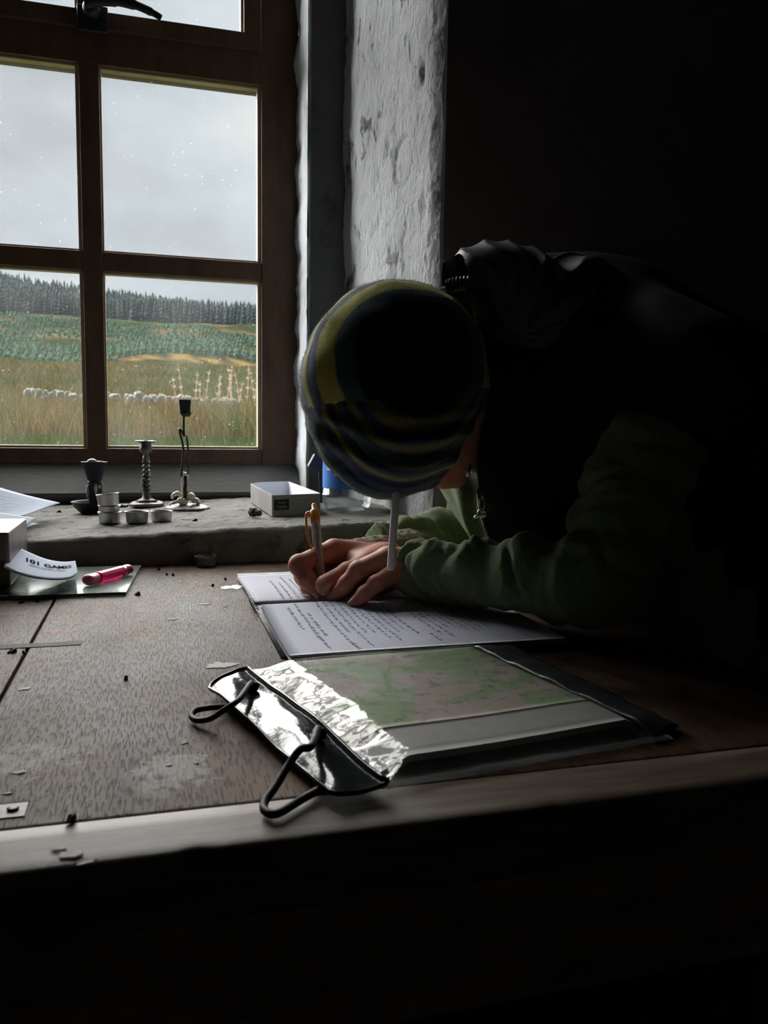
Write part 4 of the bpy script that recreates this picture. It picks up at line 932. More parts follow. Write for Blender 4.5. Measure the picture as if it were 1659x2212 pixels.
c2 = [e1+Vector((0, 0, -.002)), e1+Vector((0, 0, .006)), PZ(672, 1612, .776), PZ(650, 1618, .776), PZ(625, 1650, .768), PZ(595, 1700, .759), PZ(572, 1732, .7545), PZ(573, 1752, .7535), PZ(600, 1757, .7535), PZ(650, 1728, .7535), PZ(700, 1700, .7535)]
bm = bmesh.new(); tube(bm, spline(c2, 8), .0027, 10); tag(bmo('cord', bm, MT['cord'], mc, True), 'long cord hanging from the front eyelet')
for c_ in eyes:
    bm = bmesh.new(); bmesh.ops.create_icosphere(bm, subdivisions=2, radius=.0052, matrix=Matrix.Translation(c_+Vector((.001, 0, .003))) @ Matrix.Diagonal((1.2, .9, .8, 1))); bmo('cord_knot', bm, MT['cord'], tab, True)

# ================================================================== PERSON
def J(px, py, y): return np.array(PY(px, py, y), np.float32)
# hands: joints placed where they sit on the page (right hand with the pen is the far one, left hand lies nearer)
RW = J(835, 1212, 1.125); LW = J(905, 1228, 1.005)
RH = [  # chains of (point, radius)
    [(J(832, 1212, 1.085), .024), (J(800, 1219, 1.056), .0192), (J(752, 1240, 1.032), .0148), (J(704, 1264, 1.024), .0140)],          # thumb
    [(RW, .026), (J(722, 1190, 1.095), .0165), (J(646, 1221, 1.068), .0135), (J(664, 1253, 1.052), .0115), (J(686, 1275, 1.045), .0095)],   # index
    [(RW, .026), (J(732, 1205, 1.118), .0160), (J(656, 1246, 1.094), .0125), (J(668, 1270, 1.068), .0108), (J(694, 1284, 1.054), .0092)],   # middle
    [(RW+np.array([0, .006, -.006], np.float32), .023), (J(748, 1222, 1.138), .0145), (J(676, 1256, 1.118), .0115), (J(688, 1278, 1.092), .0100), (J(718, 1286, 1.076), .0088)],  # ring
    [(RW+np.array([0, .010, -.012], np.float32), .020), (J(770, 1238, 1.150), .0125), (J(708, 1262, 1.140), .0100), (J(712, 1276, 1.118), .0088), (J(738, 1284, 1.100), .0080)],  # little
]
LH = [
    [(LW, .021), (J(856, 1236, .988), .0138), (J(812, 1262, .972), .0106), (J(788, 1283, .970), .0094), (J(767, 1302, .974), .0080)],     # little finger, nearest
    [(LW, .023), (J(842, 1205, 1.008), .0148), (J(772, 1234, .998), .0116), (J(748, 1262, 1.000), .0102), (J(724, 1289, 1.006), .0084)],   # ring
    [(LW, .024), (J(838, 1204, 1.034), .0150), (J(772, 1232, 1.032), .0120), (J(752, 1258, 1.036), .0104), (J(742, 1282, 1.040), .0088)],  # middle
    [(LW, .023), (J(842, 1206, 1.058), .0145), (J(790, 1236, 1.062), .0118), (J(778, 1258, 1.066), .0102), (J(768, 1276, 1.070), .0088)],  # index
    [(LW+np.array([-.004, .012, -.01], np.float32), .020), (J(858, 1246, 1.050), .0155), (J(826, 1264, 1.056), .0125), (J(806, 1272, 1.060), .0105)],   # thumb
]
def hand(Pn, chains, extra=None):
    D = None
    for ch in chains:
        d = None
        for (a, ra), (b, rb) in zip(ch, ch[1:]):
            s_ = seg_d(Pn, a, b, ra, rb); d = s_ if d is None else smin(d, s_, .004)
        for i, (p_, r_) in enumerate(ch[2:-1]):     # knuckle swell on the back of the joint
            d = smin(d, np.linalg.norm(Pn-(p_+np.array([0, 0, r_*.14], np.float32)), axis=-1)-r_*.98, .003)
        D = d if D is None else smin(D, d, .0035)
    return D
def rhand(Pn):
    D = hand(Pn, RH)
    pal = smin(seg_d(Pn, J(740, 1218, 1.118), J(815, 1226, 1.118), .020, .024), seg_d(Pn, J(776, 1222, 1.074), J(832, 1214, 1.10), .022, .027), .012)
    D = smin(D, pal, .012)
    D = smin(D, seg_d(Pn, RW, J(925, 1178, 1.175), .027, .022), .012)
    return np.maximum(D, .7605-Pn[..., 2])
def lhand(Pn):
    D = hand(Pn, LH)
    pal = smin(seg_d(Pn, J(862, 1228, 1.002), J(862, 1222, 1.050), .018, .019), seg_d(Pn, J(884, 1250, 1.0), LW, .021, .025), .014)
    D = smin(D, pal, .012)
    D = smin(D, seg_d(Pn, LW, J(1000, 1262, .955), .027, .024), .012)
    return np.maximum(D, .7605-Pn[..., 2])
def fine(Pn): return np.minimum(rhand(Pn), lhand(Pn))
lo = [.150, .93, .755]; hi = [.42, 1.20, .885]
Vh, Qh = surf(fine, lo, hi, .0016)
# skull, neck and trunk (mostly inside the clothes)
HC = np.array(PY(912, 822, 1.03), np.float32)
fd = Vector((-.62, -.12, -.78)).normalized(); ud = Vector((-.76, .02, .65)); ud = (ud-fd*ud.dot(fd)).normalized(); sd = fd.cross(ud)
def hp(f, s, u): return HC+np.array(fd*f+sd*s+ud*u, np.float32)
HM = [[sd[i], fd[i], ud[i]] for i in range(3)]
def sk(Pn):
    D = ell_d(Pn, hp(-.008, 0, .02), (.080, .096, .090), HM)
    D = smin(D, ell_d(Pn, hp(.035, 0, -.055), (.058, .060, .070), HM), .03)       # face and jaw
    D = smin(D, seg_d(Pn, hp(.088, 0, .015), hp(.112, 0, -.022), .007, .011), .010) # nose
    D = smin(D, ell_d(Pn, hp(.092, 0, -.062), (.024, .010, .006), HM), .006)        # lips
    D = smin(D, ell_d(Pn, hp(.088, 0, -.072), (.021, .010, .006), HM), .005)
    D = smin(D, seg_d(Pn, hp(.082, 0, -.102), hp(.07, 0, -.11), .016, .02), .015)   # chin
    for s_ in (-1, 1):
        D = smin(D, seg_d(Pn, hp(.082, s_*.018, .030), hp(.070, s_*.05, .026), .007, .006), .010)   # brow
        D = -smin(-D, ell_d(Pn, hp(.094, s_*.032, .008), (.017, .012, .010), HM), .010)             # socket
        D = smin(D, ell_d(Pn, hp(.078, s_*.032, .008), (.013, .012, .010), HM), .002)               # eyeball
        D = smin(D, ell_d(Pn, hp(-.005, s_*.080, -.012), (.007, .018, .030), HM), .006)             # ear
        D = smin(D, seg_d(Pn, hp(.045, s_*.045, -.05), hp(.01, s_*.055, -.06), .02, .02), .02)
    nk = np.array((.50, 1.05, 1.13), np.float32)
    D = smin(D, seg_d(Pn, hp(-.03, 0, -.04), nk, .055, .062), .03)
    return D
def notable(D, Pn):      # keep clear of the table slab
    bx_ = np.maximum(np.maximum(Pn[..., 2]-.752, .60-Pn[..., 2]), np.maximum(Pn[..., 0]-.568, .2-Pn[..., 0])); return np.maximum(D, -bx_)
def trunk(Pn):
    D = seg_d(Pn, (.50, 1.05, 1.13), (.66, 1.05, 1.0), .062, .13)
    D = smin(D, seg_d(Pn, (.66, 1.05, 1.0), (.86, 1.05, .62), .14, .15), .08)
    for s_, el, wr in ((-1, EL, LW), (1, ER, RW)):
        sh = SL if s_ < 0 else SR
        D = smin(D, seg_d(Pn, sh, el, .040, .028), .02); D = smin(D, seg_d(Pn, el, wr, .026, .020), .01)
    for s_ in (-1, 1):
        D = smin(D, seg_d(Pn, (.88, 1.05+s_*.09, .53), (.50, 1.05+s_*.12, .52), .085, .062), .05)
        D = smin(D, seg_d(Pn, (.50, 1.05+s_*.12, .52), (.60, 1.05+s_*.13, .10), .058, .04), .03)
        D = smin(D, seg_d(Pn, (.60, 1.05+s_*.13, .06), (.44, 1.05+s_*.14, .045), .038, .03), .03)
    return notable(D, Pn)
EL = np.array(PY(1290, 1296, .80), np.float32); EL[2] = .815; ER = np.array(PY(1030, 1165, 1.215), np.float32); ER[2] = max(ER[2], .81)
SL = np.array((.61, .875, 1.02), np.float32); SR = np.array((.56, 1.235, 1.03), np.float32)
Vs, Qs = surf(sk, HC-.17, HC+np.array([.30, .16, .19]), .004)
Vt, Qt = surf(trunk, [.30, .70, .008], [1.10, 1.40, 1.22], .014)
V = np.concatenate([Vh, Vs, Vt]); Q = np.concatenate([Qh, Qs+len(Vh), Qt+len(Vh)+len(Vs)])
person = npmesh('person', V, Q, MT['skin'])
tag(person, 'person in striped beanie, black gilet and green fleece bent over the notebook, writing', 'person')
# nails
def nail(name, c, axis, nrm, w_, l_):
    axis = Vector(axis).normalized(); nrm = Vector(nrm); nrm = (nrm-axis*nrm.dot(axis)).normalized(); sx = axis.cross(nrm)
    def fn(u, v):
        a = (u-.5)*1.7; r = w_; k = (1-abs(v*2-1)**3*.25)
        return Vector(c) + sx*math.sin(a)*r*k + nrm*(math.cos(a)*r*.8-r*.62) + axis*(v-.5)*l_
    o = grid(name, 8, 8, fn, MT['nail'], person); return o
def nail_on(ch, nrm, k=.93):
    a, b = Vector(ch[-2][0]), Vector(ch[-1][0]); r = ch[-1][1]; ax_ = (b-a).normalized(); nrm = Vector(nrm); nrm = (nrm-ax_*nrm.dot(ax_)).normalized()
    nail('fingernail', b + nrm*r*k + ax_*r*.30, ax_, nrm, r*.62, r*1.05)
nail_on(RH[0], (-.25, -.9, .25)); nail_on(LH[0], (-.6, -.55, .6)); nail_on(LH[1], (-.7, -.3, .6)); nail_on(LH[2], (-.7, 0, .7)); nail_on(RH[1], (-.8, .1, .3))

# wrist warmer (oatmeal) round the far hand, thumb left free
def warmer(Pn):
    D = smin(seg_d(Pn, J(722, 1198, 1.112), J(790, 1206, 1.125), .0215, .026), seg_d(Pn, J(735, 1215, 1.135), J(800, 1218, 1.138), .018, .026), .012)
    D = smin(D, seg_d(Pn, J(790, 1206, 1.125), J(880, 1190, 1.150), .0285, .034), .012)
    return np.maximum(D, .7608-Pn[..., 2])
Vw, Qw = surf(warmer, [.19, 1.07, .757], [.40, 1.22, .87], .002)
Vw = Vw + np.array([[0, 0, 1]])*np.array([fbm(Vector(v), 170, 2) for v in Vw])[:, None]*.0016
npmesh('wrist_warmer', Vw, Qw, MT['lining'], person)

# green fleece sleeves with drag folds
def folds(ts, amp, seed):
    # ts: (position along limb, width, tilt, amp)
    def f(t, q, ab):
        L_ = np.linalg.norm(ab); e1 = ab/L_; zz = np.array([0, 0, 1], np.float32); e2 = zz-e1*(zz@e1); e2 /= np.linalg.norm(e2); e3 = np.cross(e1, e2)
        a = q@e2; b = q@e3; th = np.arctan2(b, a); s = t*L_; out = np.zeros_like(t)
        for c_, w_, tl, am, ph in ts:
            x = (s - c_*L_ - tl*np.sin(th+ph) - .006*np.sin(2*th+ph*3+seed))/w_
            out += am*.55*(np.exp(-np.abs(x)**1.5)-.55*np.exp(-((x-1.75)/.55)**2))*(.68+.32*np.cos(th*1.0+ph*1.7))
        out += amp*.35*np.sin(s*95+2.2*np.sin(th*2+seed)+seed)*np.cos(th*.5)**2
        return out
    return f
LFO = [(-.005, .008, .000, .010, .5), (.09, .013, .014, .009, .4), (.20, .012, -.010, .012, 1.2), (.33, .020, .016, .017, .2), (.47, .014, -.014, .013, .9), (.60, .020, .014, .018, .0), (.74, .016, -.012, .015, 1.4), (.86, .016, .016, .017, .3), (.98, .015, -.012, .014, .8)]
def lsleeve(Pn):
    a = np.array(PY(893, 1232, 1.000), np.float32); d = None
    D = seg_d(Pn, a, EL, .0335, .047, folds(LFO, .003, 1.0))
    up_ = seg_d(Pn, EL, SL, .046, .066, folds([(.02, .014, .02, .012, 0), (.12, .016, -.02, .014, 2), (.25, .02, .02, .012, 1), (.42, .02, -.02, .012, .4), (.6, .03, .02, .010, .2)], .003, 2.0))
    D = smin(D, up_, .012)
    ax_ = (EL-a)/np.linalg.norm(EL-a)
    D = np.maximum(D, -((Pn-a)@ax_)-.006)
    return np.maximum(D, .7512-Pn[..., 2])
Vl, Ql = surf(lsleeve, [.28, .68, .748], [.70, 1.06, 1.13], .0032)
def crease(Vx, a, b, c, amp, seed):
    # drag creases: ridged noise laid round the limb, pulled along the normal
    out = Vx.copy()
    for (p0, p1) in ((a, b), (b, c)):
        ab = p1-p0; L_ = np.linalg.norm(ab); e1 = ab/L_; e2 = np.array([0, 0, 1.])-e1*e1[2]; e2 /= np.linalg.norm(e2); e3 = np.cross(e1, e2)
        q = Vx-p0; s_ = q@e1; th = np.arctan2(q@e2, q@e3); rad = q-np.outer(s_, e1); rn = rad/np.maximum(np.linalg.norm(rad, axis=1), 1e-5)[:, None]
        wgt = np.clip((s_+.02)/.03, 0, 1)*np.clip((L_-s_+.01)/.04, 0, 1)
        n_ = np.array([abs(noise.noise(Vector((s_[i]*21+seed+.35*math.sin(th[i]*2+s_[i]*30), math.cos(th[i])*.5, math.sin(th[i])*.5)))) if wgt[i] > 0 else 0 for i in range(len(Vx))])
        n2 = np.array([abs(noise.noise(Vector((s_[i]*48+seed*3, math.cos(th[i])*1.1, math.sin(th[i])*1.1+2)))) if wgt[i] > 0 else 0 for i in range(len(Vx))])
        out += rn*(wgt*amp*(np.minimum(n_*2.6, 1)-.6+.22*(np.minimum(n2*2.6, 1)-.6)))[:, None]
    out[:, 2] = np.maximum(out[:, 2], .7512); return out
Vl = crease(Vl.astype(float), np.array(PY(893, 1232, 1.000)), EL.astype(float), SL.astype(float), .0085, 1.3)
npmesh('sleeve', Vl, Ql, MT['fleece'], person)
def rsleeve(Pn):
    a = np.array(PY(812, 1180, 1.155), np.float32)
    D = seg_d(Pn, a, ER, .030, .046, folds([(.0, .010, 0, .007, 0), (.2, .014, .014, .011, .4), (.42, .018, -.012, .012, 1), (.62, .016, .016, .013, .2), (.82, .018, -.01, .012, .6)], .003, 3.0))
    D = smin(D, seg_d(Pn, ER, SR, .046, .062, folds([(.05, .018, .02, .012, 0), (.2, .02, -.02, .012, 1), (.4, .02, .02, .010, 2)], .003, 4.0)), .015)
    ax_ = (ER-a)/np.linalg.norm(ER-a); D = np.maximum(D, -((Pn-a)@ax_)-.004)
    return np.maximum(D, .7512-Pn[..., 2])
Vr, Qr = surf(rsleeve, [.25, 1.06, .748], [.66, 1.32, 1.12], .0035)
Vr = crease(Vr.astype(float), np.array(PY(812, 1180, 1.155)), ER.astype(float), SR.astype(float), .011, 5.3)
npmesh('sleeve', Vr, Qr, MT['fleece'], person)
# fleece body: chest hanging forward, with open collar
def jumper(Pn):
    D = seg_d(Pn, (.50, 1.05, 1.10), (.545, 1.06, .93), .075, .115)
    D = smin(D, seg_d(Pn, (.545, 1.06, .93), (.66, 1.05, .72), .118, .15), .05)
    D = smin(D, seg_d(Pn, (.66, 1.05, .86), (.88, 1.05, .58), .15, .16), .06)
    return D
def jfold(Pn):
    D = jumper(Pn); th = np.arctan2(Pn[..., 1]-1.05, Pn[..., 0]-.62)
    D = notable(D, Pn)
    return D - .007*np.sin(th*13+Pn[..., 2]*16) - .004*np.sin(th*23-Pn[..., 2]*30)
Vj, Qj = surf(jfold, [.38, .82, .50], [1.08, 1.28, 1.20], .006)
npmesh('fleece_jumper', Vj, Qj, MT['fleece'], person)
cz = spline([J(1000, 985, 1.09), J(1022, 1010, 1.03), J(1034, 1048, 1.00), J(1040, 1100, .985), J(1060, 1172, .98)], 10)
cz2 = spline([J(930, 1010, 1.16), J(952, 1045, 1.13), J(975, 1085, 1.10), J(1000, 1130, 1.07), J(1030, 1176, 1.04)], 10)
def cfn(u, v):
    k = v*40; i = min(int(k), 39); a = Vector(cz[i]).lerp(Vector(cz[i+1]), k-i); b = Vector(cz2[i]).lerp(Vector(cz2[i+1]), k-i)
    q = b.lerp(a, u); bul = math.sin(u*math.pi)*.022 + .006*math.sin(u*11+v*3) ; return q + Vector((-.75, -.6, 0))*bul
pk = grid('collar_placket', 30, 60, cfn, MT['fleece'], person, smooth=True)
def cfn2(u, v):
    a = cfn(0, v)+Vector((.004, .004, 0)); b = a+Vector((.03-.02*u, .055, .004)); q = a.lerp(b, u); return q+Vector((-.5, 0, 0))*(.012*math.sin(u*math.pi)+.004*math.sin(u*9+v*5))
grid('collar_placket', 16, 40, cfn2, MT['fleece'], person)
# zip tape, teeth, pull
zp = [Vector(p)+Vector((-.004, -.005, 0)) for p in cz]
bm = bmesh.new(); tube(bm, zp[22:], .0016, 6); tape = bmo('zip_tape', bm, MT['cord'], person, True)
bm = bmesh.new()
for i in range(24, 40):
    a, b = zp[i], zp[i+1]
    for f_ in (0, .5):
        c_ = a.lerp(b, f_); box(bm, -.0016, .0016, -.0018, .0012, -.0006, .0006, M=Matrix.Translation(c_+Vector((-.001, -.0015, 0))))
tag(bmo('zip_teeth', bm, MT['metal'], tape), kind='stuff')
zt, zb_ = Vector(PY(1043, 1068, .958)), Vector(PY(1040, 1116, .955)); d_ = zb_-zt; dn = d_.normalized(); ZQ = Matrix.Translation(zt) @ dn.to_track_quat('Z', 'Y').to_matrix().to_4x4()
bm = bmesh.new(); Ld = d_.length
lathe(bm, [(.0012, -.004), (.0016, -.004), (.0018, .003), (.0012, .006)], 10, (0, 0, 0), ZQ)
tube(bm, [ZQ @ Vector((x, 0, z)) for x, z in ((0, .004), (-.0034, .007), (-.0036, .016), (-.0022, .021), (0, .0225), (.0022, .021), (.0036, .016), (.0034, .007), (0, .004))], .0012, 8)
tube(bm, [ZQ @ Vector((math.cos(a)*.0046, -.0015, .0235+math.sin(a)*.0046)) for a in np.linspace(0, 2*math.pi, 15)], .0019, 8)
bmesh.ops.create_icosphere(bm, subdivisions=2, radius=.0048, matrix=ZQ @ Matrix.Translation((-.0045, -.001, .0275)) @ Matrix.Rotation(.5, 4, 'Y') @ Matrix.Diagonal((1.5, .6, .55, 1)))
bmesh.ops.create_icosphere(bm, subdivisions=2, radius=.0040, matrix=ZQ @ Matrix.Translation((.003, -.003, .0255)))
tag(bmo('zip_pull', bm, MT['metal'], person, True), 'pale metal zip pull')
bm = bmesh.new(); a = Vector(PY(1016, 1003, .97)); b = Vector(PY(1010, 1030, .968)); tube(bm, [a, b], [.0018, .0026], 8); tube(bm, [b, Vector(PY(1004, 1012, .972)), Vector(PY(994, 992, .98))], .0007, 6)
bmo('collar_zip_pull', bm, MT['metal'], person, True)

# black gilet over the fleece
def vest(Pn):
    D = seg_d(Pn, (.475, 1.05, 1.145), (.60, 1.05, 1.09), .078, .125)
    D = smin(D, seg_d(Pn, (.60, 1.04, 1.075), (.74, 1.05, .98), .135, .17), .06)
    D = smin(D, seg_d(Pn, (.74, 1.05, .98), (.92, 1.05, .60), .17, .18), .08)
    for s_ in (-1, 1):
        D = smin(D, seg_d(Pn, (.56, 1.05+s_*.10, 1.10), (.62, 1.05+s_*.20, 1.04), .075, .092), .05)
    D = smin(D, seg_d(Pn, J(1085, 770, 1.0), J(1095, 900, .99), .042, .045), .03)
    D = smin(D, seg_d(Pn, (.52, .93, 1.04), (.56, .90, .84), .055, .05), .05)            # hanging near front panel
    D = smin(D, seg_d(Pn, J(1082, 960, .975), J(1098, 1165, .975), .026, .027), .03)
    D = smin(D, seg_d(Pn, J(1120, 980, .97), J(1180, 1120, .95), .045, .040), .03)
    D = D - .005*np.sin(Pn[..., 2]*40+Pn[..., 0]*30+3*np.sin(Pn[..., 1]*18))
    return notable(D, Pn)
Vv, Qv = surf(vest, [.36, .70, .40], [1.14, 1.38, 1.27], .0075)
npmesh('gilet', Vv, Qv, MT['vest'], person)

# hood bunched behind the neck
def hood(Pn):
    D = ell_d(Pn, J(1062, 602, 1.00), (.060, .070, .042))
    D = smin(D, ell_d(Pn, J(1022, 607, .99), (.040, .055, .034)), .03)
    D = smin(D, ell_d(Pn, J(1110, 640, .99), (.062, .075, .055)), .03)
    D = smin(D, ell_d(Pn, J(1225, 615, 1.02), (.050, .08, .040)), .012)
    D = smin(D, ell_d(Pn, J(1175, 690, 1.0), (.09, .10, .06)), .03)
    x = Pn[..., 0]; z = Pn[..., 2]; y = Pn[..., 1]
    ax_ = x-J(1078, 740, 1.0)[0]; az_ = z-J(1078, 740, 1.0)[2]; an = np.arctan2(az_, ax_); rd = np.sqrt(ax_**2+az_**2)
    r = np.sin(an*12+1.1*np.sin(rd*36+y*26)+y*30); r2 = np.sin(an*5+rd*16+1.6*np.sin(y*24+an*3))
    return D - .0050*(1-np.abs(r)**.8) - .0060*(1-np.abs(r2)) + .005
Vo, Qo = surf(hood, [.37, .86, 1.08], [.66, 1.14, 1.27], .0026)
npmesh('hood', Vo, Qo, MT['nylon'], person)
hem = spline([J(966, 619, .965), J(990, 611, .955), J(1020, 612, .95), J(1036, 632, .945), J(1044, 658, .94), J(1052, 690, .935)], 22)
rr = [.0068*(1+.22*math.sin(i*1.25)) for i in range(len(hem))]
bm = bmesh.new(); tube(bm, hem, rr, 12); bmo('ruched_hem', bm, MT['nylon'], person, True)
bm = bmesh.new(); tube(bm, [Vector(p)+Vector((-.004, .012, -.0045)) for p in hem], .0048, 8)
for v in bm.verts: v.co += Vector((1, 0, 1))*fbm(v.co, 160, 2)*.002
bmo('fleece_lining', bm, MT['lining'], person, True)
# trousers and boots under the table
def legs(Pn):
    D = None
    for s_ in (-1, 1):
        for a, b, ra, rb in (((.90, 1.05+s_*.09, .55), (.50, 1.05+s_*.12, .54), .105, .078), ((.50, 1.05+s_*.12, .54), (.60, 1.05+s_*.13, .12), .076, .062)):
            d = seg_d(Pn, a, b, ra, rb); D = d if D is None else smin(D, d, .04)
    D = smin(D, ell_d(Pn, (.93, 1.05, .58), (.13, .20, .13)), .05)
    return D-.005*np.sin(Pn[..., 2]*60+Pn[..., 0]*40)
Vg, Qg = surf(legs, [.38, .74, .03], [1.12, 1.38, .78], .011)
npmesh('trousers', Vg, Qg, MT['trousers'], person)
for s_ in (-1, 1):
    def boot(Pn):
        D = seg_d(Pn, (.60, 1.05+s_*.13, .16), (.60, 1.05+s_*.13, .07), .058, .056)
        D = smin(D, seg_d(Pn, (.59, 1.05+s_*.13, .05), (.44, 1.05+s_*.14, .045), .052, .045), .02); return np.maximum(D, .002-Pn[..., 2])
    Vb, Qb = surf(boot, [.36, .95+s_*.13, -.01], [.70, 1.15+s_*.13, .26], .009); npmesh('boot', Vb, Qb, MT['vest'], person)
# stool
stl = empty('wooden_stool', (.92, 1.05, 0), 'dark wooden stool under the seated writer at the table end', 'stool')
BX('seat', MT['stool'], stl, .78, 1.10, .86, 1.24, .405, .44, bevel=.006)
for x in (.80, 1.06):
    for y in (.88, 1.20): BX('leg', MT['stool'], stl, x-.018, x+.018, y-.018, y+.018, 0, .405, bevel=.003)

# ------------------------------------------------------------------ beanie
HY = 1.00
hc = Vector(PY(846, 846, HY)); dpt = (hc-EYE).dot(fw); k = dpt/F
a_ = rt; b_ = up; c_ = -((hc-EYE).normalized()); b_ = (b_-c_*b_.dot(c_)).normalized(); a_ = b_.cross(c_)
# outline radii measured round the hat (degrees from right, counter-clockwise, in centimetre-true pixels)
prof = [(0, 205), (20, 212), (40, 228), (55, 236), (70, 237), (90, 235), (110, 230), (125, 218), (140, 211), (155, 204), (170, 200), (180, 198), (195, 196), (210, 202), (222, 208), (235, 214), (250, 227), (262, 232), (272, 233), (285, 227), (300, 215), (315, 206), (330, 200), (345, 200), (360, 205)]
pa = np.array([p[0] for p in prof]); pr_ = np.array([p[1] for p in prof], float)
def hat_pt(n, fold=True):
    ang = math.degrees(math.atan2(n.y, n.x)) % 360; rad = np.interp(ang, pa, pr_); rho = math.hypot(n.x, n.y)
    x = n.x/(rho or 1)*rho*rad*k; y = n.y/(rho or 1)*rho*rad*k; z = n.z*.118
    # soft horizontal slouch folds in the lower half
    f_ = 0
    if fold and n.y < -.1: f_ = .0045*math.sin(n.y*26+n.x*3.5-n.x*n.x*5)*min(1, (-.1-n.y)*4)*max(0, n.z+.6)
    lump = 1+.022*fbm(n, 2.2, 2); return hc + (a_*(x*(1+f_*3)) + b_*y + c_*(z+f_))*lump
pole = Vector((.30, .32, .90)).normalized()
DK = (.010, .012, .022); NAVY = (.018, .030, .085); TEAL = (.032, .080, .095); OLV = (.16, .148, .045); YEL = (.34, .315, .085); YLIT = (.72, .69, .17); GRY = (.10, .14, .15); BLU = (.09, .13, .28); PALE = (.30, .35, .46)  # upper-panel yellow brightened so its colour carries the window light
low = [(0, DK), (30, DK), (33.5, (.13, .115, .02)), (40.5, NAVY), (46.5, OLV), (51.5, DK), (54, TEAL), (59, OLV), (61, NAVY), (64.5, TEAL), (67, YEL), (70.5, (.05, .05, .12)), (77, GRY), (81.5, NAVY), (85, TEAL), (96, YEL), (100, NAVY), (110, TEAL), (120, OLV), (128, NAVY), (180, DK)]
upp = [(0, DK), (30, DK), (38, (.05, .13, .14)), (51, YLIT), (66, (.12, .13, .24)), (71, BLU), (74, TEAL), (77.5, YLIT), (84, PALE), (96, OLV), (102, NAVY), (112, TEAL), (122, OLV), (130, NAVY), (180, DK)]
def ring_col(n):
    al = math.degrees(math.acos(max(-1, min(1, n.dot(pole))))) + fbm(n, 5, 2)*1.0 + fbm(n, 60, 1)*.9
    seam = -.06 + .10*n.x + .04*fbm(n, 3, 2)
    if n.y > seam:
        # the patterned upper panel bends round to the crown
        al2 = al + (4*max(0, n.x)); tb_ = upp
        al = al2 + 26*max(0, n.y-.55)
    else: tb_ = low; al = al - (8*max(0, n.x)*max(0, -n.y)) 
    c = tb_[0][1]; blend = 1.1
    for (t0_, c0), (t1_, c1_) in zip(tb_, tb_[1:]+[(999, DK)]):
        if al >= t0_: c = c0
    # wool blur at the stripe edge
    for t0_, c0 in tb_[1:]:
        if abs(al-t0_) < blend:
            i = [q[0] for q in tb_].index(t0_); p0 = tb_[i-1][1]; w_ = (al-t0_+blend)/(2*blend); c = tuple(p0[j]*(1-w_)+c0[j]*w_ for j in range(3)); break
    return c
# brim: cut by a plane facing the lower right (the neck side)
bn = Vector((.80, -.50, -.25)).normalized(); bd = .80
nu, nv_ = 260, 200; Vn = []; 
for j in range(nv_+1):
    for i in range(nu):
        th = math.pi*j/nv_; ph = 2*math.pi*i/nu; Vn.append(Vector((math.sin(th)*math.cos(ph), math.sin(th)*math.sin(ph), math.cos(th))))
keep = [n.dot(bn) < bd for n in Vn]
P_, C_ = [], []
for n in Vn:
    d = n.dot(bn)
    q = hat_pt(n) ; P_.append(q + Vector((0, 0, 0)) + (q-hc).normalized()*(.0035*math.exp(-((d-bd+.05)/.03)**2))); C_.append(ring_col(n))
Qh_ = []
for j in range(nv_):
    for i in range(nu):
        f_ = (j*nu+i, (j+1)*nu+i, (j+1)*nu+(i+1) % nu, j*nu+(i+1) % nu)
        if all(keep[x] for x in f_): Qh_.append(f_)
bm = bmesh.new(); cl = bm.verts.layers.float_color.new('tint'); bv = [bm.verts.new(p) for p in P_]
for v, c in zip(bv, C_): v[cl] = (*c, 1)
for f_ in Qh_:
    try: bm.faces.new([bv[x] for x in f_])
    except ValueError: pass
bmesh.ops.remove_doubles(bm, verts=bm.verts[:], dist=1e-6); bmesh.ops.delete(bm, geom=[v for v in bm.verts if not v.link_faces], context='VERTS')
HATM = M('felted_striped_wool', attr='tint', rough=.95, spec=.1, sheen=.45, bump=(230, .8, .003))
hat = bmo('beanie', bm, HATM, person, True)
sm = hat.modifiers.new('wool_thickness', 'SOLIDIFY'); sm.thickness = .004; sm.offset = -1
tag(hat, 'striped yellow, teal and navy felted wool beanie')
# wool fuzz standing off the surface
rs = np.random.default_rng(5); FV, FQ, FC = [], [], []
cnt = 0
for _ in range(26000):
    n = Vector(rs.normal(size=3)).normalized()
    if n.dot(bn) > bd-.02: continue
    p = hat_pt(n); nn = (p-hc); nn = (a_*(n.x/1.0)+b_*n.y+c_*n.z).normalized(); t_ = Vector(rs.normal(size=3)); t_ = (t_-nn*t_.dot(nn)).normalized()
    ln = rs.uniform(.0015, .0042); w_ = .00014; q = p+nn*ln*.75+t_*ln*.8; s_ = nn.cross(t_)*w_
    i = len(FV); FV += [p-s_, p+s_, q]; FQ.append((i, i+1, i+2)); c = ring_col(n); FC += [c]*3
fz = npmesh('wool_fuzz', np.array(FV), np.array(FQ), HATM, hat, smooth=False); vcol(fz, np.array(FC)); tag(fz, kind='stuff')

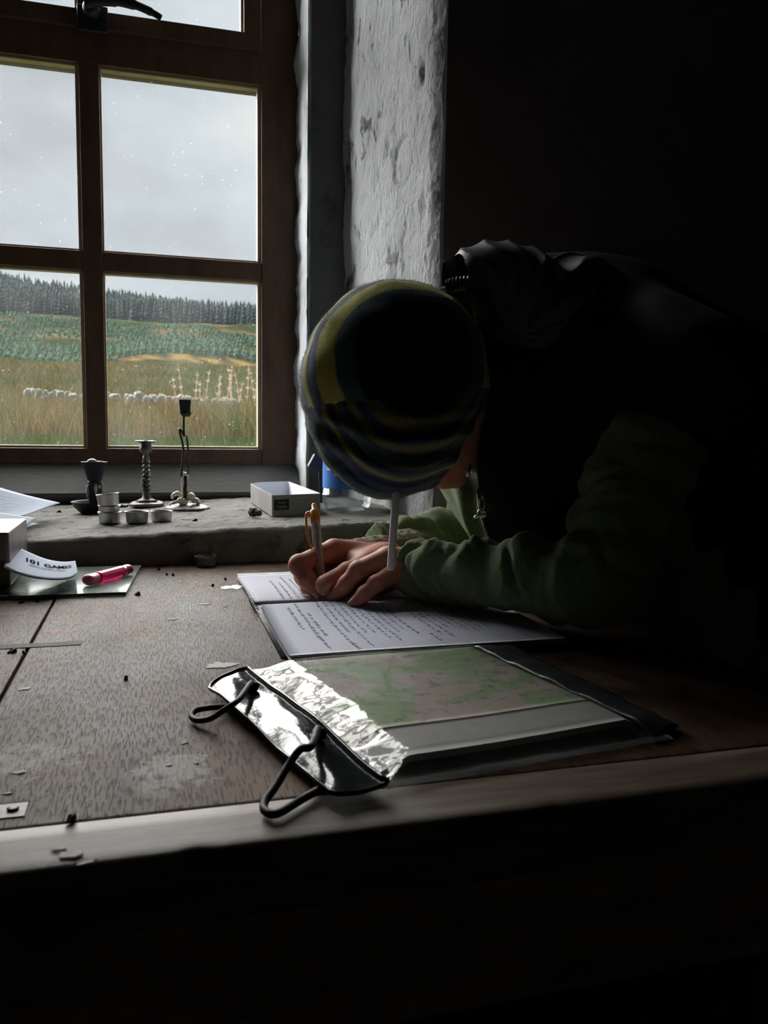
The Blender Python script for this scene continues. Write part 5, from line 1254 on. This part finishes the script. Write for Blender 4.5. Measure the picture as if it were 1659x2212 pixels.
# ================================================================== OUTDOORS: moor, dry-stone wall, plantation, spruce forest
DD = [2.3, 3, 5, 8, 14, 22, 26, 34, 60, 110, 130, 180, 240, 300, 460, 700, 1200]
PP = [-600, -330, -110, -50, -34, 5, 22, 50, 98, 118, 128, 165, 200, 207, 240, 252, 200]
def elev(d, az):   # az in degrees, 0 = straight out; slope as seen from the room, in focal pixels
    p = np.interp(np.log(d), np.log(DD), PP)
    s = np.clip((az+4)/12, -1.5, 1.5)
    p = p - np.clip((d-300)/160, 0, 1)*(34*np.clip(s, -.4, 1.2)) + np.clip((d-80)/60, 0, 1)*np.clip((250-d)/120, 0, 1)*10*np.sin(az*.35+1)
    return p
def gz(x, y):
    d = math.hypot(x, y); az = math.degrees(math.atan2(x, y)); p = float(elev(d, az))
    und = fbm(Vector((x*.05, y*.05, 3)), 1, 3)*d*.006 + fbm(Vector((x*.4, y*.4, 1)), 1, 3)*.05*min(1, d/10)
    return EYE.z + d*p/F + und
azs = np.linspace(-48, 48, 150); ds = np.exp(np.linspace(math.log(2.35), math.log(900), 170))
V, C_ = [], []
for d in ds:
    for a in azs:
        x, y = d*math.sin(math.radians(a)), d*math.cos(math.radians(a)); y = max(y, 2.30)
        z = gz(x, y) ; V.append((x, y, z))
        n = fbm(Vector((x*.06, y*.06, 0)), 1, 4); n2 = fbm(Vector((x*.5, y*.5, 0)), 1, 3)
        straw = np.array((.34, .24, .10)); green = np.array((.13, .20, .055)); brown = np.array((.20, .12, .07)); pl_ = np.array((.040, .075, .040)); dk = np.array((.05, .07, .05))
        g = np.clip(.5+n*1.6, 0, 1); c = straw*g + green*(1-g)
        if d < 9: t_ = np.clip((9-d)/3, 0, 1); c = c*(1-t_)+np.array((.17, .30, .07))*t_
        if 60 < d < 130: c = c*.3+np.array((.62, .42, .14))*.7 if n2 > -.05 else c*.5+brown*.5
        if 112 < d < 275: t_ = .75 if n < .22 else .15; c = c*(1-t_)+pl_*t_
        if d >= 285: c = dk
        C_.append(c*(.9+.3*n2)*(.36 if d > 60 else .42))
na = len(azs); Q = [(j*na+i, j*na+i+1, (j+1)*na+i+1, (j+1)*na+i) for j in range(len(ds)-1) for i in range(na-1)]
ter = npmesh('moorland', np.array(V), np.array(Q)[:, ::-1], MT['veg']); vcol(ter, np.array(C_)); tag(ter, kind='structure')
b_m = MT['veg']

def blades(name, n, d0, d1, a0, a1, h0, h1, w0, cols, label, seed, jit=.35, clump=0, cond=None, dens=2.0):
    r = np.random.default_rng(seed); V, Q, Cc = [], [], []
    i = 0
    while i < n:
        d = (d0**dens + (d1**dens-d0**dens)*r.random())**(1/dens); a = math.radians(r.uniform(a0, a1)); x, y = d*math.sin(a), d*math.cos(a); i += 1
        if y < 2.5: continue
        if cond and not cond(x, y, d, math.degrees(a)): continue
        for _ in range(1+clump):
            xx, yy = x+r.normal()*.04*d/12*clump, y+r.normal()*.04*d/12*clump; z = gz(xx, yy) if not clump else (gz(x, y) if _ == 0 else z)
            h = r.uniform(h0, h1); lean = r.normal(size=2)*jit*h; wd = w0*r.uniform(.6, 1.3)*max(1, d/12); k_ = len(V)
            mx, my = xx+lean[0]*.35, yy+lean[1]*.35
            V += [(xx-wd, yy, z-.02), (xx+wd, yy, z-.02), (mx+wd*.8, my, z+h*.55), (mx-wd*.8, my, z+h*.55), (xx+lean[0], yy+lean[1], z+h)]
            Q += [(k_, k_+1, k_+2), (k_, k_+2, k_+3), (k_+3, k_+2, k_+4)]
            pn_ = fbm(Vector((x*.10, y*.07, 11)), 1, 3); c = np.array(cols[r.integers(len(cols))])*r.uniform(.7, 1.3)*.64*(np.array((1.10, 1.0, .80)) if pn_ > .12 else np.array((.75, .95, .62)) if pn_ < -.12 else 1); Cc += [c]*5
    o = npmesh(name, np.array(V), np.array(Q), MT['veg'], None, smooth=False); vcol(o, np.array(Cc)); tag(o, label, 'grass', kind='stuff'); return o
r_ = random.Random(77)
ST = [(.50, .41, .23), (.42, .33, .18), (.60, .51, .33), (.36, .27, .15), (.30, .31, .13), (.34, .34, .16)]
GR = [(.20, .34, .08), (.28, .38, .12), (.15, .26, .07), (.40, .38, .16)]
RD = [(.40, .22, .13), (.48, .31, .19), (.36, .21, .13), (.52, .40, .25)]
blades('mown_grass', 14000, 4.0, 9.4, -20, 18, .05, .13, .004, GR[:3], 'short bright green grass just outside the window', 1, .4)
blades('tall_straw_grass', 26000, 8.2, 21, -18, 14, .22, .58, .0042, ST, 'tall straw coloured moor grass between house and stone wall', 2, .32, 1, cond=lambda x, y, d, a: d < 15.5 or r_.random() < .3)
blades('green_weeds', 6000, 8.2, 13, -18, 14, .2, .55, .006, GR, 'green weeds among the tall grass', 3, .35, 1, cond=lambda x, y, d, a: fbm(Vector((x*.6, y*.4, 8)), 1, 2) > .02)
blades('russet_weeds', 4200, 8.6, 19, -16, 14, .30, .66, .0042, RD, 'russet dead weeds in front of the stone wall', 4, .2, 1, cond=lambda x, y, d, a: (a > .5 or fbm(Vector((x*.5, y*.3, 3)), 1, 2) > .15))
blades('rush_tussocks', 19000, 24.5, 108, -18, 14, .25, .6, .007, ST+[(.30, .33, .12), (.24, .28, .10)], 'straw and olive rush tussocks behind the stone wall', 6, .3, 1, dens=1.5)

# stone wall
wl = empty('dry_stone_wall', (0, 24, gz(0, 24)), 'low broken dry-stone wall of pale stones crossing the moor', 'stone wall')
protos = []
for s_ in range(5):
    bm = bmesh.new(); bmesh.ops.create_icosphere(bm, subdivisions=2, radius=.5)
    for v in bm.verts:
        q = v.co.copy(); q = Vector([math.copysign(abs(x)**.75, x) for x in q])*.9; v.co = q*(1+.35*fbm(v.co+Vector((s_*5, 0, 0)), 1.6, 2))
    me = bpy.data.meshes.new('stone'); bm.to_mesh(me); bm.free(); me.materials.append(MT['stone']); protos.append(me)
r = random.Random(4)
A_ = Vector((27.5*math.sin(math.radians(-7.6)), 27.5*math.cos(math.radians(-7.6)), 0)); B_ = Vector((21.5*math.sin(math.radians(9.5)), 21.5*math.cos(math.radians(9.5)), 0))
for row in range(3):
    s = 0 ; Ls = (B_-A_).length
    while s < Ls:
        wd = r.uniform(.15, .30) if row else r.uniform(.2, .36); t_ = s/Ls; p = A_.lerp(B_, t_); hgt_ = 1-.45*(t_ > .55)*(r.random())
        if not (row == 2 and (r.random() < .18 or t_ > .86)) and not (row == 1 and r.random() < .05):
            o = bpy.data.objects.new('stone', protos[r.randrange(5)]); COL.objects.link(o)
            hh_ = r.uniform(.16, .24) if row < 2 else r.uniform(.18, .34)
            base_z = gz(p.x, p.y) + (.08, .25, .43)[row] - (.30 if t_ > .75 else 0)*(t_-.75)*3
            o.location = (p.x+r.uniform(-.03, .03), p.y+r.uniform(-.10, .10), base_z+.02); o.scale = (wd, r.uniform(.25, .4), hh_*1.15); o.rotation_euler = (r.uniform(-.3, .3), r.uniform(-.35, .35), r.uniform(0, .5)); setw(o, wl)
        s += wd*.88
# fence posts and pale posts
def post(px, py0, py1, d, wpx, lab, mat=MT['post']):
    R1 = ray(px, py1); R1 = R1/math.hypot(R1.x, R1.y)*d; p = EYE+R1; R0 = ray(px, py0); R0 = R0/math.hypot(R0.x, R0.y)*d; wd = wpx/F*d
    zb = min(gz(p.x, p.y), (EYE+R1).z)
    bm = bmesh.new(); box(bm, p.x-wd/2, p.x+wd/2, p.y-wd/2, p.y+wd/2, zb-.05, (EYE+R0).z, bevel=wd*.12); tag(bmo('fence_post', bm, mat), lab, 'post')
post(224, 866, 900, 17, 7, 'thin grey fence post in the grass left behind the twisted candlestick')
post(552, 910, 962, 9.5, 14, 'pale square post in the grass at the right edge of the window')
def wire(z_off, lab):
    bm = bmesh.new(); pts = []
    for a in np.linspace(-9.6, 6, 30):
        d = 17-.05*a; x, y = d*math.sin(math.radians(a)), d*math.cos(math.radians(a)); pts.append((x, y, gz(x, y)+z_off))
    tube(bm, pts, .0045, 4); tag(bmo('fence_wire', bm, MT['post']), lab, 'wire')
wire(.62, 'upper thin fence wire strung across the grass outside')
# pale dead stems with fluffy heads, and dark red docks
def stems(spots, d0, d1, h0, h1, col, label, group, cat, head=(.016, .03)):
    r = random.Random(9); m1_ = M('dead_stem', col, .9); m2_ = M('seed_head', tuple(min(1, c*1.15) for c in col), .9)
    for px in spots:
        d = r.uniform(d0, d1); R = ray(px, 900); R = R/math.hypot(R.x, R.y)*d; x, y = EYE.x+R.x, EYE.y+R.y; z = gz(x, y); h = r.uniform(h0, h1)
        root = empty('dead_stem', (x, y, z), label, cat, group)
        lx = r.uniform(-.12, .12)*h; bm = bmesh.new(); P = spline([(x, y, z-.03), (x+lx*.3, y, z+h*.5), (x+lx, y, z+h)], 4); tube(bm, P, [.010-.006*i/len(P) for i in range(len(P))], 5); bmo('stem', bm, m1_, root)
        bm = bmesh.new(); n_ = len(P)
        for k in range(46):
            t_ = r.uniform(.45, 1); q = P[int(t_*(n_-1))]; a = r.uniform(0, 6.28); ln = r.uniform(*head)*(1.5-t_*.6); q2 = q+Vector((math.cos(a)*ln, math.sin(a)*ln, ln*.9)); s_ = Vector((.006, 0, .004))
            bm.faces.new([bm.verts.new(v) for v in (q-s_, q+s_, q2)])
        tag(bmo('seed_head', bm, m2_, root), kind='stuff')
stems([384, 397, 420, 432, 441, 468, 474, 487, 497, 505, 514, 522, 533, 545, 553], 16, 19.5, .95, 1.35, (.62, .48, .38), 'pale pinkish dead flower spike rising above the grass at the right of the window', 'pale dead flower spikes outside', 'plant', (.04, .09))
stems([203, 207, 198], 9.0, 9.4, .62, .85, (.34, .13, .08), 'dark red dead dock stalk left of the window mullion', 'dark red dock stalks', 'plant', (.03, .06))

# conifers
def conifer_mesh(seed, tiers, seg):
    r = random.Random(seed); V, Q, Cc = [], [], []
    for t_ in range(tiers):
        z0 = .06+.90*t_/tiers; z1 = min(1.0, z0+1.35/tiers); rad = .17*(1-z0)**.85+.012; k_ = len(V)
        for s_ in range(seg):
            a = 2*math.pi*(s_+r.uniform(-.25, .25))/seg; rr_ = rad*r.uniform(.65, 1.2); V.append((math.cos(a)*rr_, math.sin(a)*rr_, z0-r.uniform(0, .03)))
            c = np.array((.058, .074, .080))*r.uniform(.7, 1.35); Cc.append(c)  # bluish, lightened base: distance haze painted into the needle colour
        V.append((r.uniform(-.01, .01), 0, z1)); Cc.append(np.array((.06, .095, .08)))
        for s_ in range(seg): Q.append((k_+s_, k_+(s_+1) % seg, k_+seg))
    return np.array(V), np.array(Q), np.array(Cc)
protoC = []
for s_ in range(4):
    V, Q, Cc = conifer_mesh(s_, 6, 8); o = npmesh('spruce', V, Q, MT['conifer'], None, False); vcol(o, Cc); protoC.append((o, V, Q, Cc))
r = np.random.default_rng(12); trees = []
for row in range(36):
    d = 296+row*5
    for a in np.arange(-20, 17, math.degrees(2.3/d)):
        dd = d+r.uniform(-3, 3); aa = a+r.uniform(-.25, .25); x, y = dd*math.sin(math.radians(aa)), dd*math.cos(math.radians(aa))
        trees.append((x, y, dd, aa, r.uniform(6.0, 9.2)))
vis = [t for t in trees if -9.8 < t[3] < 7.6]; vis.sort(key=lambda t: t[2]); near_t = vis[:290]; ns = set(id(t) for t in near_t)
rest = [t for t in trees if id(t) not in ns]
first = {}
for i, (x, y, d, a, h) in enumerate(near_t):
    k_ = i % 4; po = protoC[k_][0]
    o = po if k_ not in first else po.copy()
    if k_ not in first: first[k_] = 1
    else: COL.objects.link(o)
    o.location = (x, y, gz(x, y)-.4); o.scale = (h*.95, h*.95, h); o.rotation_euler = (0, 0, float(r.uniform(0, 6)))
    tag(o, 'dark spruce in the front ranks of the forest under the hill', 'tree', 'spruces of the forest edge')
def merge(name, lst, protos_, label, hs=1, wide=.95):
    VV, QQ, CC = [], [], []; n = 0
    for i, (x, y, d, a, h) in enumerate(lst):
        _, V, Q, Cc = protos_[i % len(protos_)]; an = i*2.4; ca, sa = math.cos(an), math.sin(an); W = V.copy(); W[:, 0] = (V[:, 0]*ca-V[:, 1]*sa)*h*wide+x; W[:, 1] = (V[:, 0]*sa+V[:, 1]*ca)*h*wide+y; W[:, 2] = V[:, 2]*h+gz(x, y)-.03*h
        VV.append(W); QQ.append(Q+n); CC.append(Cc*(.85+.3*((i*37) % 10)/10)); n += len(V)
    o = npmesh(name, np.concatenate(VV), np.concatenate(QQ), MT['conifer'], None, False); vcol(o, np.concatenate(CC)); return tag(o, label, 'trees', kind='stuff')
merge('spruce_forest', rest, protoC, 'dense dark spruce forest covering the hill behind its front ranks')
young = []
for s_ in range(3):
    V, Q, Cc = conifer_mesh(s_+20, 2, 5); young.append((None, V*np.array([2.6, 2.6, 1]), Q, Cc*np.array((1.0, 1.25, .85))))
pts = []
for row in range(76):
    d = 114*1.0112**row
    for a in np.arange(-19, 16, math.degrees((1.0+row*.014)/d)):
        if fbm(Vector((d*math.sin(math.radians(a))*.022, d*.022, 0)), 1, 3) > .20: continue
        if d < 126+6*math.sin(a*.5) and a > -2: continue
        aa = a+r.uniform(-.12, .12); pts.append((d*math.sin(math.radians(aa)), d*math.cos(math.radians(aa)), d, aa, r.uniform(.8, 1.3)))
merge('young_plantation', pts, young, 'rows of small young conifers planted on the slope below the forest')
for k_ in range(4):
    if k_ not in first: bpy.data.objects.remove(protoC[k_][0])
